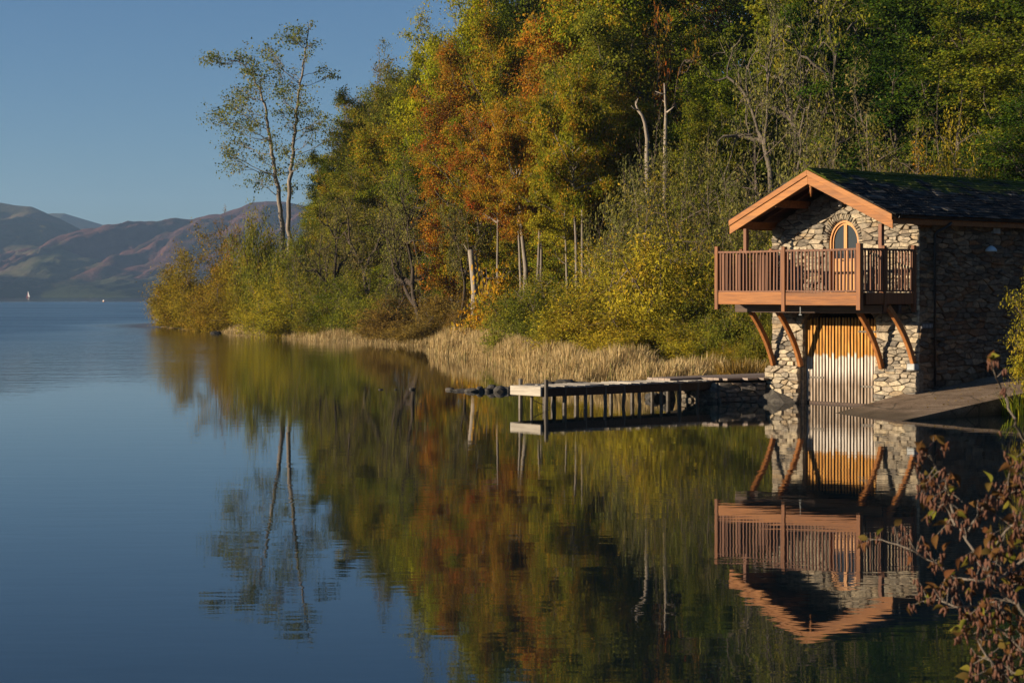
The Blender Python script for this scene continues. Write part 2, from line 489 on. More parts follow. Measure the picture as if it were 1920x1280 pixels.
def m_hill(name, a, b, c, seed):
    m, n, l, out = mat_new(name)
    ge = n.new("ShaderNodeNewGeometry"); pos = ge.outputs["Position"]
    mp = mapping(n, l, pos, (0.010, 0.0035, 0.012), (0, 0, 0.5))
    t = noise(n, l, mp, 1.0, 7, 0.62, 0.8)
    t2 = noise(n, l, pos, 0.05, 6, 0.7)
    f = math_n(n, l, 'ADD', math_n(n, l, 'MULTIPLY', t.outputs[0], 0.75), math_n(n, l, 'MULTIPLY', t2.outputs[0], 0.25))
    r = ramp(n, [(0.36, a), (0.5, b), (0.62, c)]); l.new(f, r.inputs[0])
    sp = n.new("ShaderNodeSeparateXYZ"); l.new(pos, sp.inputs[0])
    wood = ramp(n, [(0.30,(1,1,1)),(0.62,(0,0,0))]); l.new(math_n(n, l, 'MULTIPLY_ADD', sp.outputs[2], 0.012, math_n(n, l, 'SUBTRACT', t2.outputs[0], 0.4)), wood.inputs[0])
    col = mixc(n, l, wood.outputs[0], r.outputs[0], (0.028,0.036,0.018))
    principled(n, l, out, col, 1.0, t2.outputs[0], 0.8, 6.0, 0.0)
    return m
M['hill_heather'] = m_hill("hill_heather", (0.045,0.048,0.024), (0.095,0.046,0.040), (0.125,0.060,0.048), 1)
M['hill_grass'] = m_hill("hill_grass", (0.055,0.062,0.030), (0.095,0.085,0.045), (0.13,0.085,0.055), 2)

def m_water():
    m, n, l, out = mat_new("lake_water")
    ge = n.new("ShaderNodeNewGeometry"); pos = ge.outputs["Position"]
    at = n.new("ShaderNodeAttribute"); at.attribute_name = "wind"; at.attribute_type = 'GEOMETRY'
    wind = at.outputs["Fac"]
    # calm swell, crests running roughly across the view
    c1 = noise(n, l, mapping(n, l, pos, (0.55, 1.5, 1), (0,0,0.12)), 1.0, 2, 0.5)
    c2 = noise(n, l, mapping(n, l, pos, (2.0, 5.0, 1), (0,0,-0.2)), 1.0, 2, 0.5)
    calm = math_n(n, l, 'ADD', math_n(n, l, 'MULTIPLY', c1.outputs[0], 0.0017), math_n(n, l, 'MULTIPLY', c2.outputs[0], 0.0006))
    # wind ripples out on the open lake
    r1 = noise(n, l, mapping(n, l, pos, (0.8, 1.3, 1), (0,0,0.5)), 1.0, 3, 0.6)
    r2 = noise(n, l, mapping(n, l, pos, (0.18, 0.4, 1), (0,0,0.3)), 1.0, 2, 0.5)
    rip = math_n(n, l, 'ADD', math_n(n, l, 'MULTIPLY', r1.outputs[0], 0.11), math_n(n, l, 'MULTIPLY', r2.outputs[0], 0.10))
    patch = noise(n, l, mapping(n, l, pos, (0.02, 0.05, 1)), 1.0, 3, 0.6)
    pr = ramp(n, [(0.3,(0.6,)*3),(0.65,(1,1,1))]); l.new(patch.outputs[0], pr.inputs[0])
    h = math_n(n, l, 'ADD', calm, math_n(n, l, 'MULTIPLY', math_n(n, l, 'MULTIPLY', rip, wind), pr.outputs[0]))
    b = n.new("ShaderNodeBump"); b.inputs["Strength"].default_value = 1.0; b.inputs["Distance"].default_value = 1.0
    l.new(h, b.inputs["Height"])
    p = n.new("ShaderNodeBsdfPrincipled")
    p.inputs["Base Color"].default_value = (0.004, 0.010, 0.014, 1)
    l.new(math_n(n, l, 'MULTIPLY_ADD', math_n(n, l, 'MULTIPLY', wind, pr.outputs[0]), 0.24, 0.015), p.inputs["Roughness"])
    p.inputs["Specular IOR Level"].default_value = 0.46
    p.inputs["IOR"].default_value = 1.333
    l.new(b.outputs[0], p.inputs["Normal"])
    l.new(p.outputs[0], out.inputs[0])
    return m
M['water'] = m_water()

def m_reed():
    m, n, l, out = mat_new("reed_straw")
    ge = n.new("ShaderNodeNewGeometry")
    r = ramp(n, [(0.0,(0.26,0.18,0.075)),(0.45,(0.45,0.325,0.15)),(0.8,(0.58,0.45,0.24)),(1.0,(0.20,0.20,0.055))])
    l.new(ge.outputs["Random Per Island"], r.inputs[0])
    d = n.new("ShaderNodeBsdfDiffuse"); l.new(r.outputs[0], d.inputs[0])
    tr = n.new("ShaderNodeBsdfTranslucent"); l.new(r.outputs[0], tr.inputs[0])
    mx = n.new("ShaderNodeMixShader"); mx.inputs[0].default_value = 0.3
    l.new(d.outputs[0], mx.inputs[1]); l.new(tr.outputs[0], mx.inputs[2]); l.new(mx.outputs[0], out.inputs[0])
    return m
M['reed'] = m_reed()

M['bark'] = m_bark("bark", (0.075,0.062,0.048), (0.20,0.17,0.135))
M['bark_dark'] = m_bark("bark_dark", (0.035,0.028,0.022), (0.095,0.075,0.058))
M['bark_pale'] = m_bark("bark_pale", (0.14,0.12,0.10), (0.30,0.26,0.215))
M['dead_wood'] = m_bark("dead_wood", (0.20,0.165,0.13), (0.45,0.39,0.32))
M['twig'] = m_bark("twig", (0.11,0.085,0.07), (0.26,0.21,0.175), 30)

L = {
 'gold':   m_leaf("leaf_gold", (0.19,0.160,0.018), (0.31,0.240,0.024), (0.38,0.24,0.03), 0.05),
 'yellow': m_leaf("leaf_yellow", (0.20,0.195,0.020), (0.36,0.300,0.024), (0.46,0.32,0.03), 0.08),
 'lime':   m_leaf("leaf_lime", (0.20,0.250,0.012), (0.38,0.380,0.015), (0.42,0.36,0.02), 0.05),
 'olive':  m_leaf("leaf_olive", (0.12,0.140,0.020), (0.22,0.215,0.024), (0.32,0.24,0.03), 0.05),
 'grey':   m_leaf("leaf_grey", (0.13,0.135,0.042), (0.22,0.205,0.058), (0.30,0.24,0.07), 0.04),
 'green':  m_leaf("leaf_green", (0.100,0.138,0.013), (0.195,0.220,0.018), (0.30,0.26,0.02), 0.05),
 'dark':   m_leaf("leaf_dark", (0.030,0.066,0.010), (0.075,0.125,0.012), (0.15,0.15,0.02), 0.00),
 'orange': m_leaf("leaf_orange", (0.19,0.185,0.018), (0.40,0.235,0.022), (0.48,0.18,0.018), 0.10),
 'rust':   m_leaf("leaf_rust", (0.17,0.150,0.018), (0.35,0.165,0.022), (0.42,0.110,0.018), 0.07),
 'beech':  m_leaf("leaf_beech", (0.13,0.170,0.012), (0.27,0.255,0.018), (0.46,0.26,0.022), 0.09),
 'brown':  m_leaf("leaf_brown", (0.16,0.125,0.034), (0.27,0.185,0.040), (0.33,0.22,0.04), 0.05),
 'amber':  m_leaf("leaf_amber", (0.17,0.190,0.018), (0.44,0.290,0.020), (0.54,0.29,0.02), 0.18, nscale=0.8),
 'aspen':  m_leaf("leaf_aspen", (0.10,0.140,0.036), (0.19,0.205,0.046), (0.32,0.27,0.05), 0.03),
}

# ------------------------------------------------------------------ land and water
SHORE = [(-36.5,199),(-33.0,186),(-27.0,172),(-21.5,159),(-15.5,143),(-12.0,132),(-6.5,123),(-4.3,119),(-3.6,106),(-2.2,99),
         (-0.6,91),(0.9,80),(2.6,73),(4.2,65.5),(5.6,60.6),(6.6,58.8),(8.0,58.8),(9.0,62.0),(14.5,66.0),(18.5,60.5),(15.6,52.0),(13.1,48.9),(12.3,42.5),(9.2,26),(6.6,17),(4.6,11.5),
         (1.0,7.6),(-6,5.5),(-20,2),(-60,-6),(-150,-20),(-150,-120),(300,-120),(600,200),(600,700),(150,640),(40,420),(-10,290),(-30,235),(-37,212)]
SH = np.array(SHORE, dtype=np.float64)

def shore_dist(X, Y):
    """signed distance to the shoreline, positive on land"""
    X = np.asarray(X, dtype=np.float64); Y = np.asarray(Y, dtype=np.float64)
    best = np.full(X.shape, 1e18); inside = np.zeros(X.shape, dtype=bool)
    n = len(SH)
    for i in range(n):
        x0, y0 = SH[i]; x1, y1 = SH[(i+1) % n]
        dx, dy = x1-x0, y1-y0
        t = np.clip(((X-x0)*dx + (Y-y0)*dy)/(dx*dx+dy*dy), 0, 1)
        d = (X-x0-t*dx)**2 + (Y-y0-t*dy)**2
        best = np.minimum(best, d)
        c = ((y0 > Y) != (y1 > Y))
        xi = x0 + (Y-y0)*dx/(dy if abs(dy) > 1e-9 else 1e-9)
        inside ^= c & (X < xi)
    return np.where(inside, 1, -1)*np.sqrt(best)

BO = Vector((9.386, 54.41, 0.0)); PHI = R(50)
UA = Vector((math.cos(PHI), -math.sin(PHI), 0)); RB = Vector((math.sin(PHI), math.cos(PHI), 0))

def loc_ab(X, Y):
    dx = X-BO.x; dy = Y-BO.y
    return dx*UA.x+dy*UA.y, dx*RB.x+dy*RB.y

def ground_z(X, Y):
    X = np.asarray(X, dtype=np.float64); Y = np.asarray(Y, dtype=np.float64)
    d = shore_dist(X, Y)
    near = Y < 30
    up = 0.10 + 0.5*smooth(0, 5, d) + 0.26*np.clip(d-7, 0, 110)
    upn = 0.05 + 1.55*smooth(0, 3.5, d) + 0.05*np.clip(d-3, 0, 20)
    z = np.where(d > 0, np.where(near, upn, up), np.maximum(d*0.35, -2.5) - 0.05)
    z = z + np.where(d > 2, 0.35*(fbm(X*0.16, Y*0.16, 5, 4)-0.5)*np.minimum(1, (d-2)/4), 0)
    a, b = loc_ab(X, Y)
    lim = 0.30 + 0.10*b
    m = (a > -2.9) & (a < 5.9) & (b > -7) & (b < 11.5)
    z = np.where(m & (a > 2.2), np.minimum(z, lim-0.35), z)
    z = np.where(m & (a <= 2.2), np.minimum(z, -0.6), z)
    return z

def gz(x, y):
    return float(ground_z(np.array([x]), np.array([y]))[0])

def make_ground():
    xs = np.concatenate([np.linspace(-150,-45,30)[:-1], np.arange(-45, 45, 1.0), np.linspace(45, 300, 70)])
    ys = np.concatenate([np.linspace(-120, 0, 14)[:-1], np.arange(0, 140, 1.0), np.arange(140, 230, 2.0), np.linspace(230, 640, 80)])
    X, Y = np.meshgrid(xs, ys)
    Z = ground_z(X, Y)
    V = np.stack([X.ravel(), Y.ravel(), Z.ravel()], 1)
    nx, ny = len(xs), len(ys)
    i = (np.arange(ny-1)[:, None]*nx + np.arange(nx-1)[None]).ravel()
    F = np.stack([i, i+1, i+1+nx, i+nx], 1)
    me = np_mesh("ground", V, [F], True)
    o = link("ground", me, None, M['ground'])
    tag(o, kind="structure")
make_ground()

def make_water():
    xs = np.unique(np.concatenate([np.linspace(-7000,-300,14), np.linspace(-300,-60,20), np.linspace(-60,60,61), np.linspace(60,300,12), np.linspace(300,7000,8)]))
    ys = np.unique(np.concatenate([np.linspace(-1500,0,6), np.linspace(0,260,105), np.linspace(260,1200,40), np.linspace(1200,9000,14)]))
    X, Y = np.meshgrid(xs, ys)
    V = np.stack([X.ravel(), Y.ravel(), np.zeros(X.size)], 1)
    nx, ny = len(xs), len(ys)
    i = (np.arange(ny-1)[:, None]*nx + np.arange(nx-1)[None]).ravel()
    F = np.stack([i, i+1, i+1+nx, i+nx], 1)
    me = np_mesh("water", V, [F])
    # exposure to the wind: sheltered bay by the wooded shore, open lake beyond
    d = -shore_dist(X, Y)
    w = smooth(50, 135, Y + np.clip(-X-12, 0, 60)*0.9) * np.clip((d-2)/np.interp(Y, [105, 175], [40, 9]), 0, 1)
    w = w*(1-0.75*smooth(820, 1000, Y)) + 0.0
    a = me.attributes.new("wind", 'FLOAT', 'POINT')
    a.data.foreach_set("value", w.ravel().astype(np.float32))
    o = link("water", me, None, M['water'])
    tag(o, kind="structure")
make_water()

def hill(name, mat, prof, yr, ys, back, seed, amp, gully, skew=0.0, nx=260, ny=90, tilt=0.0):
    """fell with the given skyline: prof [(px, row)], ridge at distance yr, foot at ys"""
    pxs = np.array([p[0] for p in prof], float); rows = np.array([p[1] for p in prof], float)
    xr = (pxs-960)/FPX*yr; hr = CAMH+(HZ-rows)/FPX*yr
    xs = np.linspace(xr[0], xr[-1], nx)
    ts = np.concatenate([np.linspace(-0.02, 1, ny), 1+np.linspace(0.05, 1, 14)])
    X, T = np.meshgrid(xs, ts)
    Y = np.where(T <= 1, ys+(yr-ys)*T, yr+(T-1)*back)
    tt = np.clip(T, 0, 1)
    sk = X + skew*(1-tt)
    H = np.interp(X, xr, hr)
    prof_t = np.where(T <= 1, np.clip(T, -0.02, 1)**0.85*(0.75+0.25*tt), np.clip(1-(T-1), 0, 1))
    g = np.abs(fbm(sk/gully, Y/(gully*3.2), seed, 5, 0.55)-0.5)*2
    g2 = fbm(sk/(gully*0.30), Y/(gully*0.9), seed+50, 5, 0.6)-0.5
    env = np.sin(np.pi*np.clip(T, 0, 1))**0.7
    Z = H*prof_t + amp*env*(0.45-g) + amp*0.45*env*g2 + np.where(T > 0.05, 0.02*amp*g2, 0)
    Z = np.where(T < 0, -8, Z)
    Y2 = Y-tilt*(X-xs[0]); Z = np.where(Z > 0, Z*Y2/Y, Z); X = X*Y2/Y; Y = Y2      # ridge swings nearer to the right
    V = np.stack([X.ravel(), Y.ravel(), Z.ravel()], 1)
    n2 = len(ts)
    i = (np.arange(n2-1)[:, None]*nx + np.arange(nx-1)[None]).ravel()
    F = np.stack([i, i+1, i+1+nx, i+nx], 1)
    o = link(name, np_mesh(name, V, [F], True), None, mat)
    tag(o, kind="structure")
    return o

hill("hills", M['hill_heather'], [(-140,500),(-60,500),(20,500),(100,475),(150,446),(197,423),(233,418),(260,417),(283,414),(317,417),(340,413),(360,414),(393,402),(417,402),(447,393),(470,380),(500,377),(533,378),(567,385),(640,392),(760,410),(900,425),(1100,440),(1400,500),(1700,550)],
     3900, 3250, 900, 3, 78, 120, skew=300)
hill("hills", M['hill_grass'], [(-900,420),(-600,370),(-420,330),(-260,345),(-120,370),(0,380),(30,385),(60,387),(85,398),(130,420),(185,448),(230,476),(300,520),(400,556)],
     5000, 4000, 900, 11, 115, 260, skew=240, tilt=0.55)
hill("hills", M['hill_grass'], [(-200,430),(0,415),(60,405),(97,400),(120,400),(160,412),(197,423),(260,440),(400,470),(700,560)],
     6000, 5000, 900, 23, 30, 240)
# the fell on the near side of the lake, left of the view: its shadow lies over the far shore
hill("hills", M['hill_grass'], [(-2900,560),(-2300,380),(-1800,262),(-1300,255),(-900,318),(-600,395),(-420,472),(-260,556)],
     3050, 2500, 900, 31, 30, 200)

# ------------------------------------------------------------------ boathouse
house = empty("boathouse", BO, -PHI)
tag(house, "stone boathouse with slate roof, timber balcony and slatted water gate", "boathouse")
PITCH = 0.444
def roof_z(a, top=6.60):            # upper face of the roof
    return top - PITCH*abs(a)
def under_z(a):                     # where the wall meets the roof
    return 6.34 - PITCH*abs(a)

GA0, GA1, GSP, GTOP = -1.47, 1.18, 2.28, 2.86      # water gate opening
GAC = (GA0+GA1)/2; GAR = (GA1-GA0)/2
DA0, DA1, DZ0, DSP = -0.56, 0.54, 3.19, 4.60       # balcony door opening
DAC = (DA0+DA1)/2; DAR = (DA1-DA0)/2; DRISE = 0.63

def gate_loop(g=0.0, n=18):
    pts = [(GA0-g, -1.0), (GA1+g, -1.0)]
    for k in range(n+1):
        t = math.pi*k/n
        pts.append((GAC+(GAR+g)*math.cos(t), GSP+(GTOP-GSP+g)*math.sin(t)))
    return pts
def door_loop(g=0.0, n=20, base=DZ0):
    pts = [(DA0-g, base), (DA1+g, base)]
    for k in range(n+1):
        t = math.pi*k/n
        pts.append((DAC+(DAR+g)*math.cos(t), DSP+(DRISE+g)*math.sin(t)))
    return pts
def in_loop(x, z, loop):
    c = False; n = len(loop)
    for i in range(n):
        x0, z0 = loop[i]; x1, z1 = loop[(i+1) % n]
        if (z0 > z) != (z1 > z) and x < x0+(z-z0)*(x1-x0)/(z1-z0): c = not c
    return c

def holed_wall(name, outer, holes, y0, y1, mat, parent):
    bm = bmesh.new()
    edges = []
    for lp in [outer]+holes:
        vs = [bm.verts.new((x, y0, z)) for x, z in lp]
        for i in range(len(vs)):
            edges.append(bm.edges.new((vs[i], vs[(i+1) % len(vs)])))
    bmesh.ops.triangle_fill(bm, use_beauty=True, use_dissolve=False, edges=edges)
    r = bmesh.ops.extrude_face_region(bm, geom=list(bm.faces))
    bmesh.ops.translate(bm, verts=[v for v in r['geom'] if isinstance(v, bmesh.types.BMVert)], vec=(0, y1-y0, 0))
    bmesh.ops.recalc_face_normals(bm, faces=bm.faces)
    me = bpy.data.meshes.new(name); bm.to_mesh(me); bm.free()
    return link(name, me, parent, mat)

# stones ----------------------------------------------------------------------------
def stone_proto(seed):
    rg = random.Random(seed)
    pts = []
    n = rg.choice([6, 7, 7, 8])
    base = [(-.5,-.5),(.0,-.5),(.5,-.5),(.5,0),(.5,.5),(.0,.5),(-.5,.5),(-.5,0)]
    for x, z in base:
        corner = abs(x) > .4 and abs(z) > .4
        if corner:
            k = rg.uniform(0.02, 0.16); pts.append((x*(1-k), z*(1-rg.uniform(0.02, 0.24))))
        else:
            pts.append((x*rg.uniform(0.90, 1.02)+(rg.uniform(-.16,.16) if x == 0 else 0), z*rg.uniform(0.86, 1.02)+(rg.uniform(-.16,.16) if z == 0 else 0)))
    n = len(pts)
    tx, tz = rg.uniform(-.35,.35), rg.uniform(-.35,.35)
    V = [(x, 0.0, z) for x, z in pts]
    V += [(x*.985, -.62-rg.uniform(0,.12), z*.97) for x, z in pts]
    V += [(x*.80, -1.0-tx*x-tz*z+rg.uniform(-.1,.1), z*.70) for x, z in pts]
    V += [(0, -1.06, 0)]
    F = []
    for r0 in (0, n):
        for k in range(n):
            F.append((r0+k, r0+(k+1) % n, r0+n+(k+1) % n, r0+n+k))
    for k in range(n): F.append((2*n+k, 2*n+(k+1) % n, 3*n))
    return np.array(V), F
SP = [stone_proto(100+i) for i in range(26)]
SPM = []
for i, (v, f) in enumerate(SP):
    me = bpy.data.meshes.new("stone"); me.from_pydata([tuple(p) for p in v], [], f)
    bm = bmesh.new(); bm.from_mesh(me); bmesh.ops.recalc_face_normals(bm, faces=bm.faces); bm.to_mesh(me); bm.free()
    SPM.append(me)

def rubble(u0, u1, z0, z1, ok, rg, hr=(0.065, 0.17), wr=(0.13, 0.52)):
    """courses of uneven stones: list of (u, z, w, h)"""
    out = []; z = z0
    while z < z1:
        h = rg.uniform(*hr) if rg.random() > 0.25 else rg.uniform(hr[0]*0.7, hr[0]*1.2)
        u = u0 - rg.uniform(0, 0.02)
        while u < u1-0.02:
            w = min(rg.uniform(wr[0], wr[1]) * (1.15 if h < 0.13 else 0.9), u1-u)
            if u1-(u+w) < 0.1: w = u1-u
            if h > 0.17 and rg.random() < 0.28:
                s = rg.uniform(0.4, 0.6)
                parts = [(u+w/2, z+h*s/2, w-0.016, h*s-0.014), (u+w/2, z+h*s+h*(1-s)/2, w-0.016, h*(1-s)-0.014)]
            else:
                dz = rg.uniform(-.012, .012)
                parts = [(u+w/2, z+h/2+dz, w-0.018, h-0.016)]
            out += [p for p in parts if ok(*p)]
            u += w
        z += h
    return out

def put_stones(lst, name, parent, mat, depth, plane, limit, rg, stuffname=None):
    """plane(u, z) -> (location, yaw). The largest become objects, the rest one part"""
    lst = sorted(lst, key=lambda s: -s[2]*s[3])
    rest_v = []; rest_f = []; n = 0; made = 0
    for k, (u, z, w, h) in enumerate(lst):
        i = rg.randrange(len(SP)); d = depth*rg.uniform(0.65, 1.35); roll = rg.uniform(-.06, .06)
        loc, yaw = plane(u, z)
        if made < limit:
            o = bpy.data.objects.new(name, SPM[i]); COL.objects.link(o)
            o.parent = parent
            o.location = loc; o.rotation_euler = (0, roll, yaw)
            o.scale = (w, d, h)
            o.data = SPM[i]
            o_mat(o, mat)
            made += 1
        else:
            v, f = SP[i]
            Mx = np.array(Matrix.Translation(loc) @ Matrix.Rotation(yaw, 4, 'Z') @ Matrix.Rotation(roll, 4, 'Y') @ Matrix.Diagonal((w, d, h, 1)))
            vv = np.c_[v, np.ones(len(v))] @ Mx.T
            rest_v += [tuple(p[:3]) for p in vv]
            rest_f += [tuple(q+n for q in ff) for ff in f]
            n += len(v)
    if rest_f:
        me = bpy.data.meshes.new(stuffname or name); me.from_pydata(rest_v, [], rest_f)
        bm = bmesh.new(); bm.from_mesh(me); bmesh.ops.recalc_face_normals(bm, faces=bm.faces); bm.to_mesh(me); bm.free()
        o = link(stuffname or name, me, parent, mat); o["kind"] = "stuff"

def o_mat(o, mat):
    if len(o.data.materials) == 0:
        o.data.materials.append(mat)
    if o.data.materials[0] is not mat:
        o.material_slots[0].link = 'OBJECT'
        o.material_slots[0].material = mat

def clip_half(poly, px, pz, nx_, nz_):
    """keep the side of the polygon where (p - P).n <= 0"""
    out = []; n = len(poly)
    for i in range(n):
        a = poly[i]; b = poly[(i+1) % n]
        da = (a[0]-px)*nx_+(a[1]-pz)*nz_; db = (b[0]-px)*nx_+(b[1]-pz)*nz_
        if da <= 0: out.append(a)
        if (da < 0 < db) or (db < 0 < da):
            t = da/(da-db); out.append((a[0]+t*(b[0]-a[0]), a[1]+t*(b[1]-a[1])))
    return out

def cell_stones(sites, u0, u1, z0, z1, rg, push=None, joint=0.007, aniso=2.7):
    """random rubble: one irregular polygon for each site, cells flattened by aniso"""
    S = np.array(sites, float); Q = S.copy(); Q[:, 1] *= aniso
    polys = []
    for i in range(len(Q)):
        d2 = ((Q-Q[i])**2).sum(1); order = np.argsort(d2)[1:16]
        c = Q[i]
        poly = [(u0, z0*aniso), (u1, z0*aniso), (u1, z1*aniso), (u0, z1*aniso)]
        for j in order:
            m = (Q[j]+c)/2; nv = Q[j]-c
            poly = clip_half(poly, m[0], m[1], nv[0], nv[1])
            if len(poly) < 3: break
        if len(poly) < 3: polys.append(None); continue
        P = np.array(poly); P[:, 1] /= aniso
        # drop very short edges, roughen, shrink by the joint
        keep = [k for k in range(len(P)) if np.linalg.norm(P[k]-P[k-1]) > 0.025]
        P = P[keep]
        if len(P) < 3: polys.append(None); continue
        if push: P = np.array([push(x, z) for x, z in P])
        ce = P.mean(0); v = P-ce; ln = np.linalg.norm(v, axis=1)[:, None]+1e-6
        P = ce+v*np.maximum(0.3, (ln-joint)/ln)
        polys.append(P)
    return polys

def poly_stone(P, depth, rg):
    """extruded, chamfered, slightly tilted stone; local origin at its centre"""
    ce = P.mean(0); v = P-ce; n = len(P)
    w = np.ptp(P[:, 0])+1e-3; h = np.ptp(P[:, 1])+1e-3
    tx, tz = rg.uniform(-.45,.45), rg.uniform(-.55,.35)
    ch = min(0.016, .16*min(w, h))
    ln = np.linalg.norm(v, axis=1)[:, None]+1e-6
    v2 = v*np.maximum(.45, (ln-ch*rg.uniform(.6,1.6))/ln)
    V = [(a, 0.0, b) for a, b in v]
    V += [(a, -depth*rg.uniform(.45,.75), b) for a, b in v]
    V += [(a, -depth*(1+tx*a/w+tz*b/h+rg.uniform(-.12,.12)), b) for a, b in v2]
    V += [(rg.uniform(-.1,.1)*w, -depth*rg.uniform(1.0,1.2), rg.uniform(-.1,.1)*h)]
    F = []
    for r0 in (0, n):
        for k in range(n): F.append((r0+k, r0+(k+1) % n, r0+n+(k+1) % n, r0+n+k))
    for k in range(n): F.append((2*n+k, 2*n+(k+1) % n, 3*n))
    return ce, V, F

def put_cells(polys, parent, mat, depth, plane, limit, rg, stuffname):
    polys = [p for p in polys if p is not None and np.ptp(p[:, 0]) > .04 and np.ptp(p[:, 1]) > .03 and np.ptp(p[:, 0]) < 1.0 and np.ptp(p[:, 1]) < .6]
    polys.sort(key=lambda p: -np.ptp(p[:, 0])*np.ptp(p[:, 1]))
    RV = []; RF = []
    for k, P in enumerate(polys):
        ce, V, F = poly_stone(P, depth*rg.uniform(.6, 1.4), rg)
        loc, yaw = plane(ce[0], ce[1])
        if k < limit:
            m = MB(); m.add(V, F); o = m.build("stone", mat, parent); o.location = loc; o.rotation_euler = (0, 0, yaw)
        else:
            n = len(RV); mx = Matrix.Translation(loc) @ Matrix.Rotation(yaw, 4, 'Z')
            RV += [tuple(mx @ Vector(v)) for v in V]; RF += [tuple(q+n for q in f) for f in F]
    if RF:
        m = MB(); m.add(RV, RF); o = m.build(stuffname, mat, parent); o["kind"] = "stuff"

def sites_from(lst, rg, j=0.32):
    return [(u+rg.uniform(-j, j)*w, z+rg.uniform(-j, j)*h) for u, z, w, h in lst]

W2 = 2.65
outer = [(-W2, -1.0), (W2, -1.0), (W2, under_z(W2)), (0, under_z(0)), (-W2, under_z(W2))]
# split the wall at deck level so that each piece holds one opening
front = holed_wall("front_wall", outer, [gate_loop()[0:0] or [(x, max(z, -0.98)) for x, z in gate_loop()], door_loop()], 0.03, 0.55, M['mortar'], house)

gl = gate_loop(0.30); dl = door_loop(0.22)
def ok_front(u, z, w, h):
    for du in (-.45, 0, .45):
        for dz in (-.45, .45):
            x, zz = u+du*w, z+dz*h
            if in_loop(x, zz, gl) or in_loop(x, zz, dl): return False
            if zz > under_z(x)-0.02: return False
    return True
rg = random.Random(11)
def ok_gate_side(u, z, w, h):
    for du in (-.48, .48):
        for dz in (-.48, .48):
            x, zz = u+du*w, z+dz*h
            if GA0 < x < GA1 and zz < GSP: return False
            if zz >= 2.0 and in_loop(x, zz, gl): return False
            if in_loop(x, zz, dl) or zz > under_z(x)-0.02: return False
    return True
st = []
st += rubble(-W2-0.03, GA0-0.01, -0.1, 2.25, ok_gate_side, rg)
st += rubble(GA1+0.01, W2+0.03, -0.1, 2.25, ok_gate_side, rg)
st += rubble(-W2-0.03, W2+0.03, 2.25, 6.4, ok_gate_side, rg)
def push_front(x, z):
    x = min(W2+.03, max(-W2-.03, x)); z = min(z, under_z(x)-.02)
    for c, r0, rise, zs, ln in ((GAC, GAR, GTOP-GSP, GSP, .28), (DAC, DAR, DRISE, DSP, .20)):
        g = 0.012 if z < zs else ln*.95
        if z < zs:
            if c-r0-.012 < x < c+r0+.012 and (c == GAC or z > DZ0): x = c-r0-.012 if x < c else c+r0+.012
        else:
            q = math.hypot((x-c)/(r0+ln*.95), (z-zs)/(rise+ln*.95))
            if q < 1: x, z = c+(x-c)/max(q, .05), zs+(z-zs)/max(q, .05)
    return x, z
polys = []
for u0, u1, z0, z1 in ((-W2-.03, GA0-.012, -.2, 2.28), (GA1+.012, W2+.03, -.2, 2.28), (-W2-.03, W2+.03, 2.28, 6.45)):
    part = [p for p in st if u0 <= p[0] <= u1 and z0 <= p[1] < z1]
    ss = sites_from(part, rg)
    extra = []
    if z0 > 2:      # dummy sites inside the openings keep the cells tidy
        for x in np.arange(GA0+.05, GA1, .22):
            for zz in np.arange(2.3, 3.0, .12):
                if in_loop(x, zz, gate_loop(.16)): extra.append((x, zz))
        for x in np.arange(DA0+.1, DA1, .25):
            for zz in np.arange(DZ0, 5.2, .2): extra.append((x, zz))
        for x in np.arange(-2.6, 2.61, .3): extra.append((x, under_z(x)+.10))
    pl_ = cell_stones(ss+extra, u0, u1, z0, z1, rg, push_front)
    polys += pl_[:len(ss)]
put_cells(polys, front, M['stone'], 0.085, lambda u, z: (Vector((u, 0.04, z)), 0.0), 300-60, rg, "small_stones")

# arch stones round the two openings
def voussoirs(c, r0, rise0, zs, length, n, seed):
    rg2 = random.Random(seed)
    for k in range(n):
        t = math.pi*(k+0.5)/n
        th = math.pi/n*rg2.uniform(0.78, 0.95)
        ln = length*rg2.uniform(0.8, 1.25)
        ex, ez = math.cos(t), math.sin(t)
        px, pz = c+(r0+0.01)*ex, zs+(rise0+0.01)*ez
        nx_, nz_ = ex/(r0), ez/(rise0); q = math.hypot(nx_, nz_); nx_, nz_ = nx_/q, nz_/q
        arc = (r0+rise0)/2*th
        o = bpy.data.objects.new("stone", SPM[rg2.randrange(26)]); COL.objects.link(o); o.parent = front
        o.location = (px+nx_*ln/2, 0.03, pz+nz_*ln/2)
        o.rotation_euler = (0, math.atan2(nx_, nz_), 0)
        o.scale = (arc*1.06, 0.07*rg2.uniform(.7, 1.4), ln)
        o_mat(o, M['stone'])
voussoirs(DAC, DAR, DRISE, DSP, 0.20, 28, 5)
voussoirs(GAC, GAR, GTOP-GSP, GSP, 0.30, 30, 6)

